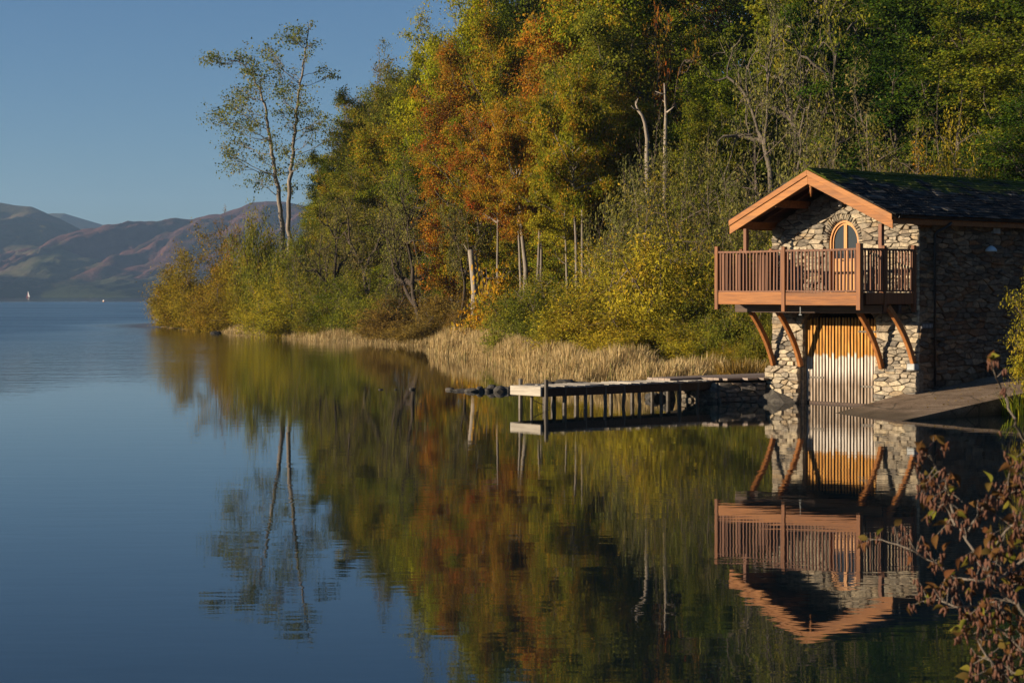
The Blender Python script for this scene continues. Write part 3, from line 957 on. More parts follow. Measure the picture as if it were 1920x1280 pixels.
# projecting lower courses that carry the braces
for a0, a1, zt in ((-2.78, GA0-0.06, 1.04), (GA1+0.08, 2.74, 1.06)):
    pl = MB().box(a0, a1, -0.12, 0.10, -0.9, zt).build("plinth", M['mortar'], house)
    rg3 = random.Random(int(a0*100))
    s2 = rubble(a0-0.01, a1+0.01, -0.15, zt-0.05, lambda u, z, w, h: True, rg3)
    put_cells(cell_stones(sites_from(s2, rg3), a0-.01, a1+.01, -.2, zt-.05, rg3), pl, M['stone'], 0.10, lambda u, z: (Vector((u, -0.11, z)), 0.0), 0, rg3, "plinth_stones")
    top = [(a0+(k+.5)*(a1-a0)/4, zt-0.02, (a1-a0)/4-.02, 0.09) for k in range(4)]
    put_stones(top, "stone", pl, M['stone'], 0.20, lambda u, z: (Vector((u, 0.02, z)), 0.0), 0, rg3, "ledge_stones")
MB().box(2.40, 2.66, -0.20, 0.05, 1.05, 1.24).build("pad_stone", M['pad'], house, 0.015)

# side and back walls
LEN = 9.2
for nm, x0, x1 in (("side_wall", W2-0.5, W2-0.03), ("side_wall", -W2+0.03, -W2+0.5)):
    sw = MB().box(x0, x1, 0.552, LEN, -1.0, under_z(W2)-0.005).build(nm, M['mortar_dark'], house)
    if x1 > 0:
        rg4 = random.Random(21)
        s3 = rubble(0.0, LEN, -0.3, under_z(W2)-0.02, lambda u, z, w, h: True, rg4, (0.08, 0.22), (0.16, 0.62))
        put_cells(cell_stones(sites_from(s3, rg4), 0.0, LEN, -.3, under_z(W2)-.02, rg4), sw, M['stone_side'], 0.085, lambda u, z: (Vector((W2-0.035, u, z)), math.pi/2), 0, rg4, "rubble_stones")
        MB().box(W2-0.04, W2-0.002, 0.035, 0.55, -1.0, under_z(W2)-0.01).build("corner_mortar", M['mortar_dark'], sw)
    else:
        rg4 = random.Random(22)
        s3 = rubble(0.0, LEN, -0.3, under_z(W2)-0.02, lambda u, z, w, h: True, rg4, (0.10, 0.24), (0.2, 0.7))
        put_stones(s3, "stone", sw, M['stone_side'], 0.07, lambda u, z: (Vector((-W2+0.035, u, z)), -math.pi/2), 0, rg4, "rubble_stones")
holed_wall("back_wall", outer, [], LEN, LEN+0.4, M['mortar_dark'], house)
MB().box(-W2+0.5, W2-0.5, 0.552, LEN-0.01, 2.9, 3.05).build("inner_floor", M['dark_wood'], house)

# roof -------------------------------------------------------------------------------
RO, EV = -1.47, 2.98
rv = MB()
prof = [(-EV, roof_z(EV)), (0, roof_z(0)), (EV, roof_z(EV)), (EV, roof_z(EV)-0.06), (0, roof_z(0)-0.07), (-EV, roof_z(EV)-0.06)]
rv.prism(prof, RO, LEN+0.7)
roof = rv.build("roof", M['soffit'], house)

def slates():
    rg5 = random.Random(31)
    cs = 1/math.hypot(1, PITCH); sn = PITCH*cs
    L_s = (EV+0.10)/cs
    rows = int(L_s/0.205)+1
    items = []
    for side in (1, -1):
        for r in range(rows):
            d0 = L_s - 0.0 - r*0.205      # distance of lower edge from the ridge along the slope
            y = RO-0.04 - rg5.uniform(0, .3)
            while y < LEN+0.72:
                w = rg5.uniform(0.22, 0.46)
                y0 = max(y, RO-0.06); y1 = min(y+w, LEN+0.74)
                if y1-y0 > 0.06: items.append((side, d0+rg5.uniform(-.022, .022), y0, y1, r))
                y += w
    proto = []
    for k in range(8):
        rk = random.Random(k)
        m = MB().box(-.5, .5, -.5, .5, -.5, .5)
        m.v = [(x+rk.uniform(-.05,.05), y*(1 if y > 0 else 1+rk.uniform(-.06,.06)), z*rk.uniform(.7,1.1)) for x, y, z in m.v]
        proto.append(m.mesh("slate"))
    # big ones first in view: right slope, front of the building
    vis = sorted(range(len(items)), key=lambda i: (items[i][0] < 0, items[i][2]))
    objs = set(vis[:300])
    V = []; F = []
    for i, (side, d, y0, y1, r) in enumerate(items):
        ln = min(0.34, d-0.01) if d > 0.1 else 0.1
        dm = d-ln/2
        a = side*dm*cs; z = roof_z(0)-dm*sn+0.018
        tilt = 0.045+rg5.uniform(-.02, .05)
        ang = math.atan(PITCH)-tilt
        # local: x along b (ridge), y up-slope
        ex = Vector((0, 1, 0)); ey = Vector((-side*math.cos(ang), 0, math.sin(ang))); ez = ex.cross(ey)*(1 if side > 0 else 1)
        if ez.z < 0: ex = -ex; ez = -ez
        thick = 0.022*rg5.uniform(.6, 1.8)
        mx = Matrix(((ex.x*(y1-y0-.008), ey.x*ln, ez.x*thick, a), (ex.y*(y1-y0-.008), ey.y*ln, ez.y*thick, (y0+y1)/2), (ex.z*(y1-y0-.008), ey.z*ln, ez.z*thick, z+rg5.uniform(0,.008)), (0,0,0,1)))
        p = proto[rg5.randrange(8)]
        if i in objs:
            o = link("slate", p, roof, M['slate']); o.matrix_local = mx
        else:
            n = len(V)
            V += [tuple(mx @ v.co) for v in p.vertices]
            F += [tuple(q+n for q in f.vertices) for f in p.polygons]
    me = bpy.data.meshes.new("rear_slates"); me.from_pydata(V, [], F)
    o = link("rear_slates", me, roof, M['slate']); o["kind"] = "stuff"
slates()
rid = MB()
yy = RO-0.05
rgr = random.Random(4)
while yy < LEN+0.7:
    w = 0.45
    for s in (-1, 1):
        dz = rgr.uniform(-.006, .006)
        rid.bar((s*0.075, yy, roof_z(0)+0.030-0.012+dz), (s*0.075, yy+w-.01, roof_z(0)+0.030-0.012+dz), 0.19, 0.022, (s*PITCH, 0, 1))
    yy += w
rid.build("ridge_tiles", M['slate'], roof)

def barge(side, lo, hi, y0, y1, name, mat):
    """board following the rake between two depths below the roof surface"""
    e = EV+0.0
    pl = [(0, roof_z(0)-lo), (0, roof_z(0)-hi), (side*e, roof_z(e)-hi), (side*e, roof_z(e)-lo)]
    b = MB(); b.prism(pl if side > 0 else pl[::-1], y0, y1)
    return b.build(name, mat, roof, 0.006)
for s in (1, -1):
    barge(s, 0.13, 0.40, RO-0.045, RO-0.005, "bargeboard", M['barge'])
    barge(s, 0.005, 0.165, RO-0.085, RO-0.047, "bargeboard_trim", M['barge'])
    # rafters under the overhang
    for bb in (-1.0, -0.5):
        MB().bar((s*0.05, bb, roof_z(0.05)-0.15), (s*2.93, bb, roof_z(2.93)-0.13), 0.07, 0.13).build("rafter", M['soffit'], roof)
    MB().box(s*1.30-.06, s*1.30+.06, RO+0.03, 0.03, roof_z(1.3)-0.42, roof_z(1.3)-0.215).build("purlin", M['red_wood_x'], roof)
    MB().box(s*2.60-.07, s*2.60+.07, RO+0.03, 0.03, roof_z(2.6)-0.40, roof_z(2.6)-0.21).build("wall_plate", M['red_wood_x'], roof)
    MB().box(min(s*(EV-.03), s*EV), max(s*(EV-.03), s*EV), RO+0.005, LEN+0.7, roof_z(EV)-0.26, roof_z(EV)-0.02).build("fascia", M['red_wood_x'], roof)
    # gutter
    g = MB(); pts = [(s*(EV+0.06+0.06*math.cos(math.pi+math.pi*k/6)), roof_z(EV)-0.05+0.06*math.sin(math.pi+math.pi*k/6)) for k in range(7)]
    inn = [(s*(EV+0.06+0.05*math.cos(math.pi+math.pi*k/6)), roof_z(EV)-0.05+0.05*math.sin(math.pi+math.pi*k/6)) for k in range(7)]
    for k in range(6):
        g.prism([pts[k], pts[k+1], inn[k+1], inn[k]], RO+0.1, LEN+0.6)
    g.build("gutter", M['black_metal'], roof)
MB().tube([(0, RO+0.10, 6.30), (0, RO+0.10, 6.14), (0, RO+0.10, 6.08), (0, RO+0.10, 6.02), (0, RO+0.10, 5.84)], [0.05, 0.055, 0.035, 0.045, 0.008], 10).build("drop_finial", M['barge'], roof, 0, True)
MB().box(-0.09, 0.09, RO+0.03, 0.03, roof_z(0)-0.27, roof_z(0)-0.09).build("ridge_beam", M['soffit'], roof)

# downpipe, lamps, corbel
dp = MB()
dp.tube([(EV+0.05, 0.95, 5.10), (EV-0.0, 0.80, 4.98), (W2+0.16, 0.60, 4.84), (W2+0.13, 0.55, 4.78), (W2+0.13, 0.55, 0.62)], [0.036]*5, 10)
dpo = dp.build("downpipe", M['black_metal'], house, 0, True)
for z in (4.5, 3.2, 1.9): MB().box(W2-0.02, W2+0.17, 0.50, 0.60, z, z+.04).build("pipe_bracket", M['black_metal'], dpo)
lb = MB(); n = 12
lb.tube([(W2+0.24, 2.94, 4.34), (W2+0.24, 2.94, 4.40), (W2+0.24, 2.94, 4.46), (W2+0.24, 2.94, 4.50)], [0.17, 0.155, 0.10, 0.03], 14)
lp = lb.build("wall_lamp", M['lamp_shade'], house, 0, True)
MB().tube([(W2-0.02, 2.94, 4.55), (W2+0.15, 2.94, 4.57), (W2+0.24, 2.94, 4.49)], [0.015]*3, 6).build("lamp_arm", M['black_metal'], lp)
MB().box(W2-0.05, W2+0.10, 3.26, 3.58, 4.86, 5.02).build("corbel_stone", M['pad'], house, 0.01)
ln = MB(); ln.tube([(0.02, -0.16, 5.62), (0.02, -0.16, 5.66), (0.02, -0.16, 5.80), (0.02, -0.16, 5.83), (0.02, -0.16, 5.88)], [0.05, 0.055, 0.06, 0.075, 0.012], 6)
lo_ = ln.build("porch_lantern", M['lantern'], house)
MB().tube([(0.02, 0.03, 5.92), (0.02, -0.13, 5.94), (0.02, -0.16, 5.88)], [0.012]*3, 6).build("lantern_bracket", M['black_metal'], lo_)

# balcony door ------------------------------------------------------------------------
def arch_pts(hw, rise, zs, z0, n=20, c=DAC):
    return [(c-hw, z0), (c+hw, z0)] + [(c+hw*math.cos(math.pi*k/n), zs+rise*math.sin(math.pi*k/n)) for k in range(n+1)]
def arch_ring(o_hw, o_rise, i_hw, i_rise, zs, z0, y0, y1, n=20):
    m = MB()
    A = [(DAC+o_hw, z0)]+[(DAC+o_hw*math.cos(math.pi*k/n), zs+o_rise*math.sin(math.pi*k/n)) for k in range(n+1)]+[(DAC-o_hw, z0)]
    B = [(DAC+i_hw, z0)]+[(DAC+i_hw*math.cos(math.pi*k/n), zs+i_rise*math.sin(math.pi*k/n)) for k in range(n+1)]+[(DAC-i_hw, z0)]
    for k in range(len(A)-1):
        m.prism([A[k], A[k+1], B[k+1], B[k]], y0, y1)
    return m
door = arch_ring(DAR-.004, DRISE-.004, DAR-.065, DRISE-.065, DSP, DZ0, 0.06, 0.20).build("door", M['door'], house)
arch_ring(DAR-.067, DRISE-.067, DAR-.118, DRISE-.12, DSP, DZ0, 0.11, 0.17).build("door_leaf_frame", M['door'], door)
MB().box(DAC-.055, DAC-.003, 0.105, 0.17, DZ0, DSP+DRISE-.10).build("stile", M['door'], door)
MB().box(DAC+.003, DAC+.055, 0.105, 0.17, DZ0, DSP+DRISE-.10).build("stile", M['door'], door)
for s in (-1, 1):
    x0, x1 = (DAC+.055, DAC+DAR-.118) if s > 0 else (DAC-DAR+.118, DAC-.055)
    gp = [(x0, 4.13), (x1, 4.13)]
    hw = DAR-.118; rise = DRISE-.12
    for k in range(13):
        x = x1+(x0-x1)*k/12
        gp.append((x, DSP+rise*math.sqrt(max(0, 1-((x-DAC)/hw)**2))))
    MB().prism(gp, 0.14, 0.15).build("glass_pane", M['glass'], door)
    MB().box(x0, x1, 0.125, 0.16, DZ0+0.02, 4.13).build("door_panel", M['door'], door, 0.01)
    MB().box(x0, x1, 0.112, 0.124, 4.07, 4.15).build("mid_rail", M['door'], door)
MB().tube([(DAC-.05, 0.10, 4.10), (DAC-.05, 0.06, 4.10), (DAC-.14, 0.06, 4.10)], [0.012]*3, 6).build("door_handle", M['black_metal'], door)

# balcony --------------------------------------------------------------------------------
BF, BH, ZD = -2.41, 2.60, 3.19
deck = MB()
k = 0; x = -BH-0.02
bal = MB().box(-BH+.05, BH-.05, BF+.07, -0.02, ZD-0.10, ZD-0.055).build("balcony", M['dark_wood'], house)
while x < BH:
    w = min(0.145, BH+0.02-x)
    MB().box(x+.004, x+w-.004, BF+.06, -0.05, ZD-0.05, ZD-0.012).build("deck_board", M['red_wood'], bal); x += w
def post(x, y, z0, z1, s=0.105, name="post", mat='red_wood', tilt=0.0):
    m = MB().box(-s/2, s/2, -s/2, s/2, 0, z1-z0)
    o = m.build(name, M[mat], bal, 0.008); o.location = (x, y, z0); o.rotation_euler = (0, tilt, 0); return o
RZ = 4.37
post(-BH, BF, 2.70, 4.50, 0.125); post(-0.05, BF-.01, 2.66, 4.445, 0.125); post(BH, BF, 2.71, 4.485, 0.14)
post(BH, -1.40, 2.66, 4.44, 0.11); post(-BH, -1.40, 2.72, 4.44, 0.11)
post(BH, -0.14, 2.66, 4.47, 0.11); post(-BH, -0.14, 2.72, 4.47, 0.11)
for s in (1, -1):                                   # roof posts standing at the sides
    post(s*(BH-0.13), -1.36, ZD-0.01, roof_z(BH)-0.42, 0.12, "roof_post", 'rail_wood')
def rail_run(p0, p1, n, sag=0.0, faces='front'):
    p0 = Vector(p0); p1 = Vector(p1); d = (p1-p0); ln = d.length; d.normalize()
    segs = 6
    top = MB(); bot = MB()
    for i in range(segs):
        t0, t1 = i/segs, (i+1)/segs
        f0, f1 = sag*4*t0*(1-t0), sag*4*t1*(1-t1)
        a0, a1 = p0+d*(ln*t0), p0+d*(ln*t1)
        top.bar(a0+Vector((0,0,RZ-0.035-f0)), a1+Vector((0,0,RZ-0.035-f1)), 0.085, 0.055)
        bot.bar(a0+Vector((0,0,ZD+0.035-f0)), a1+Vector((0,0,ZD+0.035-f1)), 0.06, 0.045)
    top.build("hand_rail", M['rail_wood'], bal); bot.build("bottom_rail", M['rail_wood'], bal)
    rgb = random.Random(int(ln*1000))
    for i in range(n):
        t = (i+0.5)/n
        p = p0+d*(ln*t)
        f = sag*4*t*(1-t)
        z0, z1 = ZD+0.058-f, RZ-0.062-f
        m = baluster_mesh
        o = link("baluster", m, bal, M['rail_wood']); o.location = (p.x+rgb.uniform(-.006,.006), p.y, z0); o.scale = (1, 1, z1-z0)
        o.rotation_euler = (rgb.uniform(-.006,.006), rgb.uniform(-.008,.008), math.atan2(d.y, d.x))
baluster_mesh = MB().box(-.021, .021, -.021, .021, 0, 1).mesh("baluster")
rail_run((-BH+.07, BF, 0), (-0.115, BF, 0), 19, 0.012)
rail_run((0.015, BF, 0), (BH-.075, BF, 0), 20, 0.012)
for s in (1, -1):
    rail_run((s*BH, BF+.075, 0), (s*BH, -1.455, 0), 8)
    rail_run((s*BH, -1.345, 0), (s*BH, -0.195, 0), 9)
    MB().box(s*BH-.035, s*BH+.035, BF+0.22, -1.457, 2.87, 3.17).build("side_beam", M['red_wood'], bal, 0.006)
    MB().box(s*BH-.035, s*BH+.035, -1.343, -0.05, 2.87, 3.17).build("side_beam", M['red_wood'], bal, 0.006)
MB().box(-BH+.063, -0.113, BF-.035, BF+.035, 2.852, 3.20).build("front_beam", M['red_wood_x'], bal, 0.008)
MB().box(0.013, BH-.071, BF-.035, BF+.035, 2.835, 3.185).build("front_beam", M['red_wood_x'], bal, 0.008)
for bb in (-1.45, -0.75):
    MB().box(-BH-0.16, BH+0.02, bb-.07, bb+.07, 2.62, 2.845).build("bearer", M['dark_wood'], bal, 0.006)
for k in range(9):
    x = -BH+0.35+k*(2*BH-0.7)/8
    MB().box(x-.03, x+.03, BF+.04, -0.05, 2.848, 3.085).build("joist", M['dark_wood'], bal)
# drip chain bracket below the deck
MB().tube([(0.35, BF+.2, 2.87), (0.35, BF+.2, 2.60), (0.30, BF+.2, 2.57), (0.40, BF+.2, 2.57)], [0.012]*4, 6).build("hanging_bracket", M['pad'], bal)

# curved braces
def brace(a, z0, b0, top_b, top_z, name="brace"):
    path = []; n = 14
    for k in range(n+1):
        t = k/n
        path.append((a, b0+(top_b-b0)*(.45*t+.55*t*t), z0+(top_z-z0)*t))
    m = MB(); w = 0.12; h = 0.15
    vs = []; fs = []
    for i, p in enumerate(path):
        p0 = Vector(path[max(i-1, 0)]); p1 = Vector(path[min(i+1, n)])
        d = (p1-p0).normalized(); sd = Vector((1, 0, 0)); nn = sd.cross(d).normalized()
        for x, y in ((-1,-1),(1,-1),(1,1),(-1,1)):
            vs.append(Vector(p)+sd*(x*w/2)+nn*(y*h/2))
    for i in range(n):
        for q in range(4):
            fs.append((i*4+q, i*4+(q+1) % 4, i*4+4+(q+1) % 4, i*4+4+q))
    fs.append((0,1,2,3)); fs.append(tuple(n*4+q for q in (3,2,1,0)))
    m.add(vs, fs)
    return m.build(name, M['brace'], house, 0.012)
brace(-2.56, 1.06, -0.10, -1.22, 2.80)
brace(-1.50, 1.06, -0.10, -1.22, 2.80)
brace(1.46, 1.08, -0.10, -1.22, 2.80)
brace(2.56, 1.24, -0.10, -1.22, 2.82)

# water gate -----------------------------------------------------------------------------
gate = MB().box(GA0+.01, GA1-.01, 0.20, 0.24, 2.02, 2.12).build("gate", M['gate'], house)
MB().box(GA0+.01, GA1-.01, 0.20, 0.24, 0.62, 0.72).build("gate_rail", M['gate'], gate)
for x, s in ((GA0+.045, 0), (GA1-.06, 0)):
    MB().box(x-.05, x+.05, 0.13, 0.23, 0.06, 2.40).build("gate_post", M['gate'], gate, 0.008)
NS = 21
rgs = random.Random(9)
for k in range(NS):
    x = GA0+.15+(GA1-GA0-.32)*k/(NS-1)
    w = 0.066; top = 2.40+0.03*math.sin(math.pi*k/(NS-1))+rgs.uniform(-.01,.01)
    m = MB(); m.prism([(-w/2, 0), (w/2, 0), (w/2, top-.07), (w*.25, top-.015), (0, top), (-w*.25, top-.015), (-w/2, top-.07)], -0.008, 0.008)
    o = m.build("slat", M['gate'], gate); o.location = (x, 0.165+rgs.uniform(-.006,.006), 0.06)
    o.rotation_euler = (0, rgs.uniform(-.004,.004), rgs.uniform(-.05,.05))
for z, x0, x1 in ((2.06, GA1-.75, GA1-.05), (0.72, GA0+.02, GA0+.62), (0.52, GA1-.65, GA1-.03)):
    MB().box(x0, x1, 0.135, 0.15, z, z+.05).build("hinge_strap", M['pile'], gate)
MB().box(GA0+.01, GA1-.01, 0.13, 0.25, -0.02, 0.055).build("gate_sill", M['dark_wood'], gate)

# sloping slab at the left foot, name plaque on the side wall
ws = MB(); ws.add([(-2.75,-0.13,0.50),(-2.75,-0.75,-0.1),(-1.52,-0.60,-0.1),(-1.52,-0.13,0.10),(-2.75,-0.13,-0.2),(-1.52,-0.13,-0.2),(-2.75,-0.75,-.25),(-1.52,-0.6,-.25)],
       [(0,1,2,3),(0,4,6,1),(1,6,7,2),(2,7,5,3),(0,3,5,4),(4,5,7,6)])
ws.build("foot_slab", M['wet_or_shaded_rock'], house)  # darker rock colour stands in for the shade on this slab
pq = empty("wall_plaque", BO + UA*(W2+0.03) + RB*0.27 + Vector((0,0,2.27)), -PHI)
tag(pq, "small dark slate plaque with pale lettering on the shaded side wall", "plaque")
pp = MB().box(0.0, 0.07, -0.24, 0.24, -0.075, 0.075).build("plate", M['plaque'], pq, 0.005)
rgp = random.Random(3)
for k in range(7):                                       # worn strokes, too faint to read
    y = -0.19+k*0.063
    MB().box(0.0701, 0.074, y-.006, y+.006, -0.045, 0.045).build("letter_stroke", M['lettering'], pq)

# ------------------------------------------------------------------ slipway
def make_slipway():
    V = []; F = []
    nb, na = 28, 6
    for i in range(nb+1):
        t = i/nb
        for j in range(na+1):
            s = j/na
            a = 2.30 + (5.45-2.30)*s
            b0 = -3.9 + (-5.2+3.9)*s; b1 = 9.0
            b = b0+(b1-b0)*t
            zl = np.interp(b, [-3.9,-3.05, 0, 4.84, 9], [-0.13, 0.0, 0.45, 1.00, 1.45])
            zr = np.interp(b, [-5.2,-4.26, .77, 5, 9], [-0.10, 0.0, 0.52, 0.98, 1.40])
            V.append((a, b, zl*(1-s)+zr*s))
    n = len(V)
    V += [(x, y, -1.2) for x, y, z in V]
    w = na+1
    for i in range(nb):
        for j in range(na):
            q = i*w+j
            F.append((q, q+1, q+w+1, q+w))
    for i in range(nb):
        for j in (0, na):
            q = i*w+j
            F.append((q, q+w, q+w+n, q+n))
    for j in range(na):
        F.append((j, j+1, j+1+n, j+n))
    m = MB(); m.add(V, F)
    o = m.build("slipway", M['concrete'])
    o.location = BO; o.rotation_euler = (0, 0, -PHI)
    tag(o, kind="structure")
make_slipway()

def fallen(name, parent_loc, pts, seed, mat):
    rs = RS(seed); P = np.array(pts); n_ = len(P)
    az = rs.uniform(0, 6.28, n_); A = np.stack([np.cos(az), np.sin(az), rs.normal(0, .25, n_)], 1); Bv = np.stack([-np.sin(az), np.cos(az), rs.normal(0, .25, n_)], 1)
    l_ = rs.uniform(.02, .045, n_)[:, None]
    V = np.stack([P-A*l_, P-Bv*l_*.6, P+A*l_, P+Bv*l_*.6], 1).reshape(-1, 3)+np.array([0, 0, .02])
    o = link(name, np_mesh(name, V, [np.arange(4*n_).reshape(-1, 4)]), None, mat)
    o.location = parent_loc; o.rotation_euler = (0, 0, -PHI); return o
def slip_z(a, b):
    t = (a-2.30)/3.15
    return float(np.interp(b, [-3.05, 0, 4.84, 9], [0, .45, 1.0, 1.45])*(1-t)+np.interp(b, [-4.26, .77, 5, 9], [0, .52, .98, 1.4])*t)
_r = random.Random(77); _p = []
for _k in range(260):
    a_ = 2.4+3.0*_r.random()**1.3; b_ = _r.uniform(-2.4, 6.0); _p.append((a_, b_, slip_z(a_, b_)))
tag(fallen("fallen_leaves", BO, _p, 5, L['brown']), "brown fallen leaves scattered on the slipway", "leaves", kind="stuff")

# ------------------------------------------------------------------ stone pier and walkway
pier = empty("stone_pier", BO, -PHI)
tag(pier, "low dark rubble stone pier joining the jetty to the boathouse", "pier")
core = MB(); poly = [(-3.35,-1.6),(-2.72,-0.3),(-2.72,0.9),(-3.2,2.6),(-5.3,2.6),(-4.75,-1.6)]
n = len(poly)
core.add([(x,y,-0.8) for x,y in poly]+[(x,y,0.56) for x,y in poly], [tuple(range(n))[::-1], tuple(range(n,2*n))]+[(k,(k+1)%n,(k+1)%n+n,k+n) for k in range(n)])
core.build("pier_core", M['mortar_dark'], pier)
rgp = random.Random(8)
for (x0,y0),(x1,y1) in ((poly[0],poly[1]), (poly[5],poly[0])):
    d = Vector((x1-x0, y1-y0, 0)); ln_ = d.length; d.normalize()
    yaw = math.atan2(d.y, d.x)
    if True:
        sl = rubble(0, ln_, -0.12, 0.55, lambda u,z,w,h: True, rgp, (0.12,0.26), (0.2,0.5))
        put_cells(cell_stones(sites_from(sl, rgp), 0, ln_, -.15, .56, rgp), pier, M['stone_dark'], 0.11, lambda u, z: (Vector((x0,y0,0))+d*u+Vector((0,0,z)), yaw), 90, rgp, "pier_stones")
yy = 0
for k in range(7):                                           # walkway boards along the building axis
    x = -4.98+k*0.24
    MB().box(x+.005, x+.235, -2.9 if k < 4 else -1.62, 2.55, 0.63+rgp.uniform(-.006,.006), 0.70).build("plank", M['grey_wood_y'], pier, 0.006)
for x0, y0, y1 in ((-3.30,-1.5,2.2),(-3.06,-0.9,2.0),(-2.84,-0.45,1.7)):
    MB().box(x0+.005, x0+.225, y0, y1, 0.63, 0.695).build("plank", M['grey_wood_y'], pier, 0.006)

# ------------------------------------------------------------------ jetty
jet = empty("jetty", BO, -PHI)
tag(jet, "narrow weathered grey plank jetty on thin wooden piles", "jetty")
JA0, JA1, JB0, JB1 = -4.80, -3.56, -8.25, -1.45
JZ = 0.63
y = JB0+0.05; rgj = random.Random(5)
while y < JB1:
    w = rgj.uniform(0.13, 0.17)
    MB().box(JA0+rgj.uniform(-.03,.03), JA1+rgj.uniform(-.02,.02), y+.005, y+w-.005, JZ-.045+rgj.uniform(-.006,.006), JZ+rgj.uniform(-.012,.014), .006, rgj).build("plank", M['grey_wood'], jet, 0.005); y += w
MB().box(JA1-.09, JA1-.01, JB0+0.06, JB1, JZ-.27, JZ-.052).build("beam", M['dark_wood'], jet, 0.006)
MB().box(JA0+.01, JA0+.09, JB0+0.06, JB1, JZ-.27, JZ-.052).build("beam", M['dark_wood'], jet, 0.006)
MB().box(JA0-.02, JA1+.02, JB0-.03, JB0+.04, JZ-.25, JZ+.004).build("end_board", M['grey_wood'], jet, 0.01)
def pile(a, b, z1, r, lean=0.0, mat='pile'):
    pth = []
    rr = []
    for k in range(6):
        t = k/5
        pth.append((a+lean*(1-t)+rgj.uniform(-.012,.012), b+rgj.uniform(-.012,.012)-lean*.5*(1-t), -1.1+(z1+1.1)*t)); rr.append(r*rgj.uniform(.88,1.1))
    return MB().tube(pth, rr, 8).build("pile", M[mat], jet)
pile(JA1+.075, JB0+0.12, JZ+0.20, 0.06); pile(JA0-.02, JB0+0.35, JZ+0.17, 0.06)
bs = np.linspace(JB0+0.95, JB1-0.1, 9)
for i, b in enumerate(bs):
    pile(JA1-.05, b+rgj.uniform(-.1,.1), JZ-.06, rgj.uniform(.045,.075), rgj.uniform(-.08,.08))
    pile(JA0+.06, b+rgj.uniform(-.25,.25), JZ-.06, rgj.uniform(.05,.08), rgj.uniform(-.08,.08), 'pile')
pile(JA0+.5, JB0+0.3, JZ-.06, 0.04, 0.05)
MB().bar((JA0+.5, JB0+.3, 0.26), (JA0+.75, JB0+.75, 0.02), 0.02, 0.02).build("loose_stick", M['pile'], jet)

# ------------------------------------------------------------------ rocks
def rock_mesh(seed, sub=2):
    bm = bmesh.new(); bmesh.ops.create_icosphere(bm, subdivisions=sub, radius=1)
    rgk = random.Random(seed); ax = [Vector((rgk.gauss(0,1), rgk.gauss(0,1), rgk.gauss(0,1))).normalized() for _ in range(9)]
    cut = [rgk.uniform(.55,.9) for _ in range(9)]
    for v in bm.verts:
        for a_, c_ in zip(ax, cut):
            d_ = v.co.dot(a_)
            if d_ > c_: v.co -= a_*(d_-c_)
        v.co *= rgk.uniform(.95,1.05)
    me = bpy.data.meshes.new("rock"); bm.to_mesh(me); bm.free()
    me.materials.append(M['wet_or_shaded_rock'])
    return me
ROCKS = [rock_mesh(i) for i in range(6)]
def rock(px, row, w, h, label, group=None, Y=None):
    Y = Y or 3600*CAMH/(row-555)
    o = bpy.data.objects.new("rock", ROCKS[rnd.randrange(6)]); COL.objects.link(o)
    o.location = (px2w(px, Y), Y, h*0.18); o.scale = (w*.42, w*rnd.uniform(.3,.5), h*.58)
    o.rotation_euler = (0, 0, rnd.uniform(-.4,.4))
    tag(o, label, "rock", group)
for px, row, w, h in ((866,734,1.0,.10),(886,735,0.7,.16),(900,735,.42,.24),(912,735,.40,.2),(923,734,.5,.30),(938,735,.55,.26),(950,735,.45,.28),(962,733,.5,.24),(1000,726,.9,.20),(1030,724,.8,.20),(1060,722,1.1,.26),(1090,722,.8,.2)):
    rock(px, row, w, h, "dark rock in the line of stones running out past the jetty end", "line of stones by the jetty end")
rock(843, 732, .36, .14, "small dark rock standing clear of the tip of the stone line")
rock(773, 731.5, .26, .10, "tiny rounded rock with pale side alone in the calm water")
rock(742, 731.5, .14, .05, "tiny dark stone just breaking the calm water")
rock(714, 731.5, .26, .05, "flat low stone barely above the calm water")
rock(405, 626, 1.4, .25, "flat dark rock in the water below the golden willow point")
for px, row, w, h in ((1222,752,.6,.35),(1252,751,.8,.5),(1290,752,.5,.3),(1322,752,.4,.3),(1338,754,.35,.25),(1306,749,.5,.4)):
    rock(px, row, w, h, "dark rock heaped under the landward end of the jetty", "rocks under the jetty", Y=57.6-(row-750)*.15)
dw = MB().bar((0,0,0),(1.5,0.1,-0.42),0.22,0.09); dw = dw.build("broken_board", M['pile'], None, 0.01)
dw.location = (px2w(1228,57.0), 57.0, 0.52); tag(dw, "old board slanting down to the water beneath the jetty", "board")

# ------------------------------------------------------------------ vegetation prototypes
class Tubes:
    """many thin tubes gathered into one numpy mesh"""
    def __init__(self): self.V = []; self.F = []; self.n = 0
    def add(self, path, radii, sides=5):
        P = np.asarray(path, float); r = np.asarray(radii, float); m = len(P)
        D = np.gradient(P, axis=0); D /= np.linalg.norm(D, axis=1)[:, None]+1e-9
        ref = np.array([0.31, 0.83, 0.17])
        S = np.cross(D, ref); S /= np.linalg.norm(S, axis=1)[:, None]+1e-9
        T = np.cross(S, D)
        an = 2*np.pi*np.arange(sides)/sides
        ring = P[:, None] + r[:, None, None]*(np.cos(an)[None, :, None]*S[:, None]+np.sin(an)[None, :, None]*T[:, None])
        self.V.append(ring.reshape(-1, 3))
        i = np.arange(m-1)[:, None]*sides; k = np.arange(sides)[None]
        a = i+k; b = i+(k+1) % sides
        self.F.append((np.stack([a, b, b+sides, a+sides], -1).reshape(-1, 4))+self.n)
        self.n += m*sides
    def mesh(self, name):
        return np_mesh(name, np.concatenate(self.V), [np.concatenate(self.F)], True)

def nrm(v):
    return v/(np.linalg.norm(v)+1e-9)

